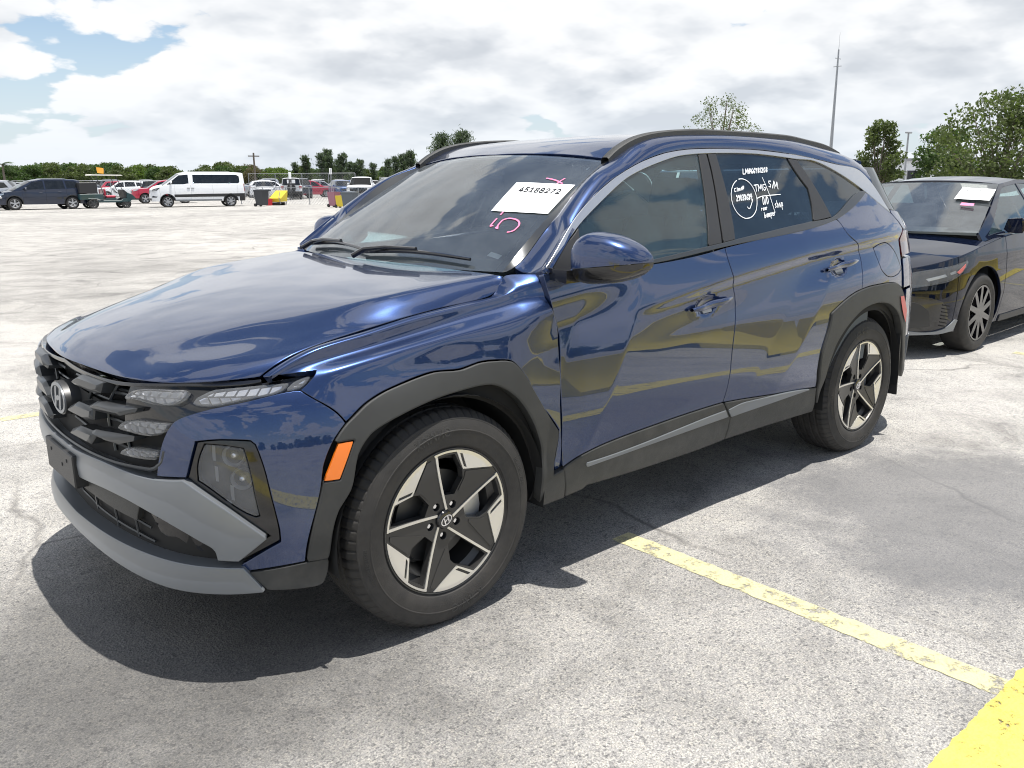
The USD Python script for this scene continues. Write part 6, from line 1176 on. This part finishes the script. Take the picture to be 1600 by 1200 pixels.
# ------------------------------------------------------------------ poles and buildings
ms = thing('radio_mast', 'tall thin lattice-top mast rising behind the blue crossover roof', 'mast', (-77.6, -39.9, 0))
obj('pole', cyl((0, 0, 0), (0, 0, 13.4), .20, 10, .07), 'galvanised', ms); obj('crossarm', [cyl((-.5, 0, 12.6), (.5, 0, 12.6), .035, 6), cyl((0, -.4, 11.9), (0, .4, 11.9), .035, 6)], 'galvanised', ms); obj('lightning_rod', cyl((0, 0, 13.3), (0, 0, 14.9), .02, 6, .01), 'galvanised', ms)
lp = thing('lamp_pole', 'slender grey lamp pole between two trees behind the black sedan', 'lamp pole', (-62.3, -25.7, 0)); obj('pole', cyl((0, 0, 0), (0, 0, 4.75), .09, 10, .06), 'galvanised', lp); obj('lamp_head', bx(-.35, .35, -.12, .12, 4.72, 4.84, .03), 'galvanised', lp)
up = thing('utility_pole', 'wooden utility pole standing before the far trees', 'utility pole', (-45.2, -96.6, 0)); plain('wood_grey', (.13, .11, .09), .9, var=.2)
obj('pole', cyl((0, 0, 0), (0, 0, 5.0), .13, 10, .10), 'wood_grey', up); obj('crossarm', bx(-.7, .7, -.05, .05, 4.55, 4.68), 'wood_grey', up)
plain('white_wall', (.62, .63, .64), .8, var=.04); plain('roof_grey', (.25, .25, .26), .8)
def shed(loc, rz, w, d, h, label, nwin=4):
    b = thing('warehouse', label, 'building', loc, rz); obj('wall', bx(-w/2, w/2, -d/2, d/2, 0, h), 'white_wall', b); obj('roof', bx(-w/2 - .3, w/2 + .3, -d/2 - .3, d/2 + .3, h, h + .35), 'roof_grey', b)
    for k in range(nwin):
        x = -w/2 + w * (k + .5) / nwin; wn = obj('window', bx(x - 1.0, x + 1.0, d/2 - .02, d/2 + .06, h * .32, h * .68), 'roof_grey', b); obj('pane', bx(x - .9, x + .9, d/2 + .06, d/2 + .08, h * .34, h * .66), 'dark_glass', wn)
shed((-128.0, -56, 0), heading(.39, -.92), 26, 12, 4.1, 'white flat-roofed building between the trees behind the black sedan', 6)
# ------------------------------------------------------------------ trees, and the rows of cars beyond the fence
def leafmat(name, a, b, trans=.4):
    N = {'g': ('geometry', {}), 'r': ('rgb_ramp', {'ramp': [(0, a), (1, b)]}), 'n': ('noise_texture', {'scale': .5, 'detail': 3}), 'ad': ('math', {'math_type': 'multiply_add', 'value2': .45}), 'nn': ('math', {'math_type': 'multiply_add', 'value2': .9, 'value3': -.2}),
         'd': ('principled_bsdf', {'roughness': .55, 'specular_ior_level': .35}), 't': ('translucent_bsdf', {}), 'm': ('mix_closure', {'fac': trans}), 'tc': ('mix', {'mix_type': 'multiply', 'fac': 1.0, 'color2': (1.25, 1.5, .7)})}
    usdkit.material(stage, lk(name), N, [('g.position', 'n.vector'), ('n.fac', 'nn.value1'), ('g.random_per_island', 'ad.value1'), ('nn.value', 'ad.value3'), ('ad.value', 'r.fac'), ('r.color', 'd.base_color'), ('r.color', 'tc.color1'), ('tc.color', 't.color'), ('d.BSDF', 'm.closure1'), ('t.BSDF', 'm.closure2')], surface='m.closure')
leafmat('leaf_olive', (.068, .088, .034), (.140, .165, .064)); leafmat('leaf_green', (.046, .080, .028), (.108, .155, .052)); leafmat('leaf_bright', (.075, .115, .025), (.165, .215, .055)); leafmat('leaf_dark', (.058, .080, .052), (.115, .145, .090)); leafmat('leaf_dry', (.085, .075, .042), (.160, .125, .07))
plain('bark', (.16, .135, .11), .9, var=.25, vs=8, bump=.4, bs=30)
def leaves(C, size, rng, up=.0, thin=.55):
    n = len(C); d = rng.normal(0, 1, (n, 3)); d[:, 2] += up; d /= np.linalg.norm(d, axis=1)[:, None]; e = np.cross(d, rng.normal(0, 1, (n, 3))); e /= np.linalg.norm(e, axis=1)[:, None]
    s = size * rng.uniform(.6, 1.3, n)[:, None]; a, b = d * s, e * s * thin
    V = np.stack([C - a, C + b, C + a, C - b], 1).reshape(-1, 3); i = np.arange(n)[:, None] * 4; F = np.vstack([i + [0, 1, 2], i + [0, 2, 3]])
    N = np.repeat(np.cross(b, a), 4, 0); N /= np.maximum(np.linalg.norm(N, axis=1), 1e-9)[:, None]
    return V, F, N
def broadleaf(parent, rng, h, w, base, nclump, nleaf, size, mat, sparse=1.0, shape=1.0):
    crown = []; limbs = []
    top = h; tr = .03 * h
    limbs.append(tube([(0, 0, -.05), (rng.normal(0, .03) * h, rng.normal(0, .03) * h, base * .6), (rng.normal(0, .04) * h, rng.normal(0, .04) * h, base + (h - base) * .35)], [tr, tr * .75, tr * .45], 8))
    hub = np.array([0, 0, base * .8])
    for k in range(nclump):
        t = rng.uniform(0, 1); a = rng.uniform(0, 2*PI); zz = base + (h - base) * t; prof = (math.sin(PI * (.12 + .80 * t)) ** .7) * shape + (1 - shape) * (1 - t)
        rr = w / 2 * prof * math.sqrt(rng.uniform(.15, 1)); c = np.array([rr * math.cos(a), rr * math.sin(a), zz])
        cr = w * rng.uniform(.09, .17) * sparse; n = int(nleaf * (cr / (w * .13)) ** 2)
        q = rng.normal(0, 1, (n, 3)); q /= np.linalg.norm(q, axis=1)[:, None]; q *= rng.uniform(.45, 1.05, n)[:, None] * cr * np.array([1.15, 1.15, .8]); crown.append(leaves(c + q, size, rng))
        if k % 2 == 0: limbs.append(tube([hub + (0, 0, rng.uniform(0, .3) * h * .5), (c + hub) / 2 + (0, 0, .04 * h), c], [tr * .4, tr * .25, tr * .08], 5))
    obj('trunk', limbs, 'bark', parent); tag(obj('crown', crown, mat, parent))
def casuarina(parent, rng, h, w, n, mat='leaf_dark', size=.30):
    obj('trunk', tube([(0, 0, -.05), (0, 0, h * .5), (rng.normal(0, .05), 0, h * .97)], [h * .018, h * .012, h * .002], 6), 'bark', parent); C = []; D = []
    for k in range(n):
        t = rng.uniform(.12, 1) ; a = rng.uniform(0, 2*PI); L = w / 2 * (1 - t) ** .42 * rng.uniform(.35, 1.15) + .15; s = np.linspace(.15, 1, 14)[:, None]
        d = np.array([math.cos(a), math.sin(a), .75]); p = np.array([0, 0, h * t * .92]) + s * L * d + rng.normal(0, .05 * w, (14, 3)) * s; C.append(p)
    C = np.vstack(C); obj('crown', [leaves(C, size, rng, up=1.3, thin=.22)], mat, parent)
def palm(parent, rng, h):
    obj('trunk', tube([(0, 0, 0), (.08, 0, h * .5), (.05, .05, h)], [.2, .16, .12], 8), 'bark', parent); P = []
    for k in range(18):
        a = rng.uniform(0, 2*PI); el = rng.uniform(-.25, .9); L = rng.uniform(1.5, 2.2); s = np.linspace(.08, 1, 18); x = s * L; z = x * math.tan(el) * .7 - .42 * x ** 2 * (1 if el > 0 else .6); c = np.stack([x * math.cos(a), x * math.sin(a), h + z], 1)
        for sd in (-1, 1):
            side = np.array([-math.sin(a), math.cos(a), 0]) * sd
            for p, q in zip(c, s):
                l = .5 * math.sin(PI * min(1, .15 + q * .8)); tip = p + side * l + np.array([math.cos(a) * .15, math.sin(a) * .15, -.22 * l]); w = np.array([math.cos(a), math.sin(a), 0]) * .05
                P.append(np.array([p - w, p + w, tip + w * .3, tip - w * .3]))
    V = np.vstack(P); i = np.arange(len(P))[:, None] * 4; obj('crown', [(V, np.vstack([i + [0, 1, 2], i + [0, 2, 3]]), None)], 'leaf_green', parent)
rng = np.random.default_rng(11)
def tree_at(name, label, loc, fn, group=None, rz=0): t = thing(name, label, 'tree', loc, rz, group); fn(t); return t
tree_at('broadleaf_tree', 'bushy olive-green tree just right of the radio mast', (-39.2, -16.6, 0), lambda t: broadleaf(t, rng, 4.05, 2.5, .5, 60, 130, .075, 'leaf_olive', .95, .6))
tree_at('broadleaf_tree', 'dark green rounded tree left of the biggest tree, above the black sedan', (-37.6, -12.9, 0), lambda t: broadleaf(t, rng, 3.45, 2.9, .4, 60, 140, .075, 'leaf_green', .95, .9))
tree_at('broadleaf_tree', 'biggest spreading tree at the right edge above the black sedan roof', (-34.4, -9.6, 0), lambda t: broadleaf(t, rng, 4.45, 4.8, .6, 95, 130, .08, 'leaf_olive', .9, .95))
tree_at('broadleaf_tree', 'green tree beyond the right edge of the black sedan', (-37.5, -6.4, 0), lambda t: broadleaf(t, rng, 4.1, 4.6, .5, 70, 120, .085, 'leaf_green', .9, .95))
tree_at('sparse_tree', 'wispy thin-leaved tree showing above the blue crossover roof rail', (-60.2, -40.4, 0), lambda t: broadleaf(t, rng, 7.9, 7.0, 2.2, 52, 150, .085, 'leaf_olive', .62, .95))
tree_at('pine_tree', 'tall feathery dark pine clump left of the crossover roof, left stem', (-83.8, -110.0, 0), lambda t: casuarina(t, rng, 9.3, 6.0, 420))
tree_at('pine_tree', 'tall feathery dark pine clump left of the crossover roof, right stem', (-86.2, -108.0, 0), lambda t: casuarina(t, rng, 9.7, 6.0, 420))
def az(px, D, py=600):
    f = np.array([math.cos(YAW), math.sin(YAW)]); r = np.array([math.sin(YAW), -math.cos(YAW)]); d = f * math.cos(PITCH) * 1321.4 + f * math.sin(PITCH) * 300 + r * (px - 800); d /= np.hypot(*d); return CAM[0] + d[0] * D, CAM[1] + d[1] * D
base = {}
kinds = {'broadleaf_tree': [('leaf_olive', 'olive'), ('leaf_green', 'dark green'), ('leaf_bright', 'bright yellow-green'), ('leaf_dry', 'brownish')]}
def far_tree(kind, x, y, h, other=None):
    key = kind; rz = float(rng.uniform(0, 360)); nm, lab = {'olive': ('broadleaf_tree', 'far olive-green tree in the tree line behind the parked rows'), 'green': ('broadleaf_tree', 'far deep green tree in the tree line behind the parked rows'), 'bright': ('broadleaf_tree', 'far bright yellow-green tree in the tree line behind the parked rows'), 'dry': ('broadleaf_tree', 'far brownish tree in the tree line behind the parked rows'), 'pine': ('pine_tree', 'far pointed dark pine in the tree line behind the parked rows'), 'palm': ('palm_tree', 'far palm at the left end of the tree line')}[kind]
    grp = {'pine': 'far pointed pines', 'palm': 'far palms at the left'}.get(kind, f'far {kind} trees of the tree line')
    if other: lab, grp = other
    if key not in base:
        t = thing(nm, lab, 'tree', (x, y, 0), rz, grp, (h / 5,) * 3); base[key] = t
        if kind == 'pine': casuarina(t, rng, 5.0, 2.2, 110, size=.22)
        elif kind == 'palm': palm(t, rng, 4.2)
        else: broadleaf(t, rng, 5.0, 5.6, .4, 60, 70, .20, {'olive': 'leaf_olive', 'green': 'leaf_green', 'bright': 'leaf_bright', 'dry': 'leaf_dry'}[kind], 1.0, .9)
    else: copy_of(base[key], lab, (x, y, 0), rz, grp, 'tree', (h / 5,) * 3)
def top_h(px):   # tree tops above the horizon in metres at 165 m
    return np.interp(px, [-60, 0, 30, 60, 90, 130, 170, 205, 235, 265, 285, 330, 360, 400, 430, 470, 520, 560, 600, 640, 700], [4.6, 4.4, 4.4, 4.9, 4.6, 4.5, 5.0, 4.9, 5.1, 4.4, 5.2, 4.2, 4.2, 5.3, 4.8, 4.4, 4.2, 4.4, 4.0, 4.0, 4.5])
px = -40.0
while px < 690:
    for D0 in (158, 172, 186):
        q = px + rng.uniform(-9, 9); D = D0 + rng.uniform(-5, 5); k = 'bright' if 262 < q < 300 or 455 < q < 485 else 'dry' if q < 30 and rng.uniform() < .7 else rng.choice(['olive', 'green', 'olive', 'dry' if 425 < q < 450 else 'green'])
        far_tree(str(k), *az(q, D), float(top_h(q) * D / 165 * rng.uniform(.78, .95)))
    px += 21
for q, h in ((537, 6.6), (548, 6.2), (560, 5.6), (575, 5.3), (500, 5.2), (515, 6.4), (590, 5.6), (608, 5.0), (628, 5.6), (640, 6.2), (648, 6.6), (655, 7.0), (662, 7.2), (515, 5.4), (545, 7.4), (565, 6.6), (584, 5.0)): far_tree('pine', *az(q, 152 + float(rng.uniform(-4, 4))), h * .98)
for q, h in ((8, 5.0), (34, 5.6), (62, 5.9), (70, 5.7), (92, 5.0)): far_tree('palm', *az(q, 150 + float(rng.uniform(-4, 4))), h * 1.02)
for k in range(26):                                        # trees across the yard, behind the photographer
    a = -.2 + k * .135; D = 95 + rng.uniform(-8, 8); far_tree(str(rng.choice(['olive', 'green'])), 60 - k * 6.5 + rng.uniform(-2, 2), 88 + rng.uniform(-6, 6), float(rng.uniform(5, 8)), ('tree across the yard behind the photographer', 'trees behind the photographer'))
# rows of cars
ROW = {}
SED = dict(fo=.9, wb=2.75, ro=1.05, w=.90, sill=.25, r=.33, corner=.6, nose=.14, tumble=.42, top=[(.9,.72),(.5,.84),(-.4,.96),(-1.6,.98),(-3.0,1.04),(-3.8,1.03)], ws=((-.2,.98),(-1.05,1.38)), rw=((-3.15,1.05),(-2.4,1.38)), roof=[(-1.0,1.38),(-1.6,1.44),(-2.4,1.38)], windows=[[(-.5,.99),(-1.1,1.35),(-1.5,1.38),(-1.5,1.0)], [(-1.58,1.0),(-1.58,1.38),(-2.3,1.34),(-2.8,1.06)]], cuts=[.4,-.45,-1.54,-2.55,-3.3])
def row_car(kind, col, x, y, rz):
    key = (kind, col); lab = f'small distant {col} {kind} in the parked rows beyond the fence'; grp = f'distant {col} {kind}s in the parked rows'
    if key in ROW: copy_of(ROW[key], lab, (x, y, 0), rz, grp, 'car'); return
    t = thing('row_car', lab, 'car', (x, y, 0), rz, grp); ROW[key] = t
    sp = dict({'sedan': SED, 'hatchback SUV': SUV, 'pickup': PICK}[kind], paint={'white': 'white_paint', 'silver': 'silver_paint', 'grey': 'grey_paint', 'black': 'navy_paint', 'blue': 'blue2_paint', 'red': 'red_paint'}[col], arch_trim=False, lower=0, glass='dark_glass', wsglass='dark_glass', handles=[])
    b = ring_car(t, sp, res=.22, detail=False); lamps(b, t, sp['top'][0][1] - .02, sp['top'][-1][1] - .1)
for D in (84, 92, 100, 108, 117, 127):
    q = -25 + rng.uniform(0, 15)
    while q < 690:
        if rng.uniform() < .86 and not (q < 200 and D < 90):
            kind = str(rng.choice(['sedan', 'hatchback SUV', 'hatchback SUV', 'pickup'])); col = str(rng.choice(['white', 'white', 'silver', 'grey', 'black', 'blue', 'red', 'silver', 'black'], p=[.2, .16, .12, .1, .12, .08, .05, .1, .07]))
            x, y = az(q, D + float(rng.uniform(-.8, .8))); row_car(kind, col, x, y, float(-20 + 90 * (D % 3 == 0) + 180 * (rng.uniform() < .5) + rng.uniform(-4, 4)))
        q += 3.1 / D * 1321 * rng.uniform(1.0, 1.25)
x, y = az(3, 63); tag(ROW[('hatchback SUV', 'silver')]); c = thing('parked_suv', 'silver sport utility vehicle cut off by the left edge behind the black minivan', 'car', (x - .5, y, 0), -25); c.GetReferences().AddInternalReference(ROW[('hatchback SUV', 'silver')].GetPath()); c.SetInstanceable(True); tag(c, 'silver sport utility vehicle cut off by the left edge behind the black minivan', 'car', 'vehicle at the left edge')
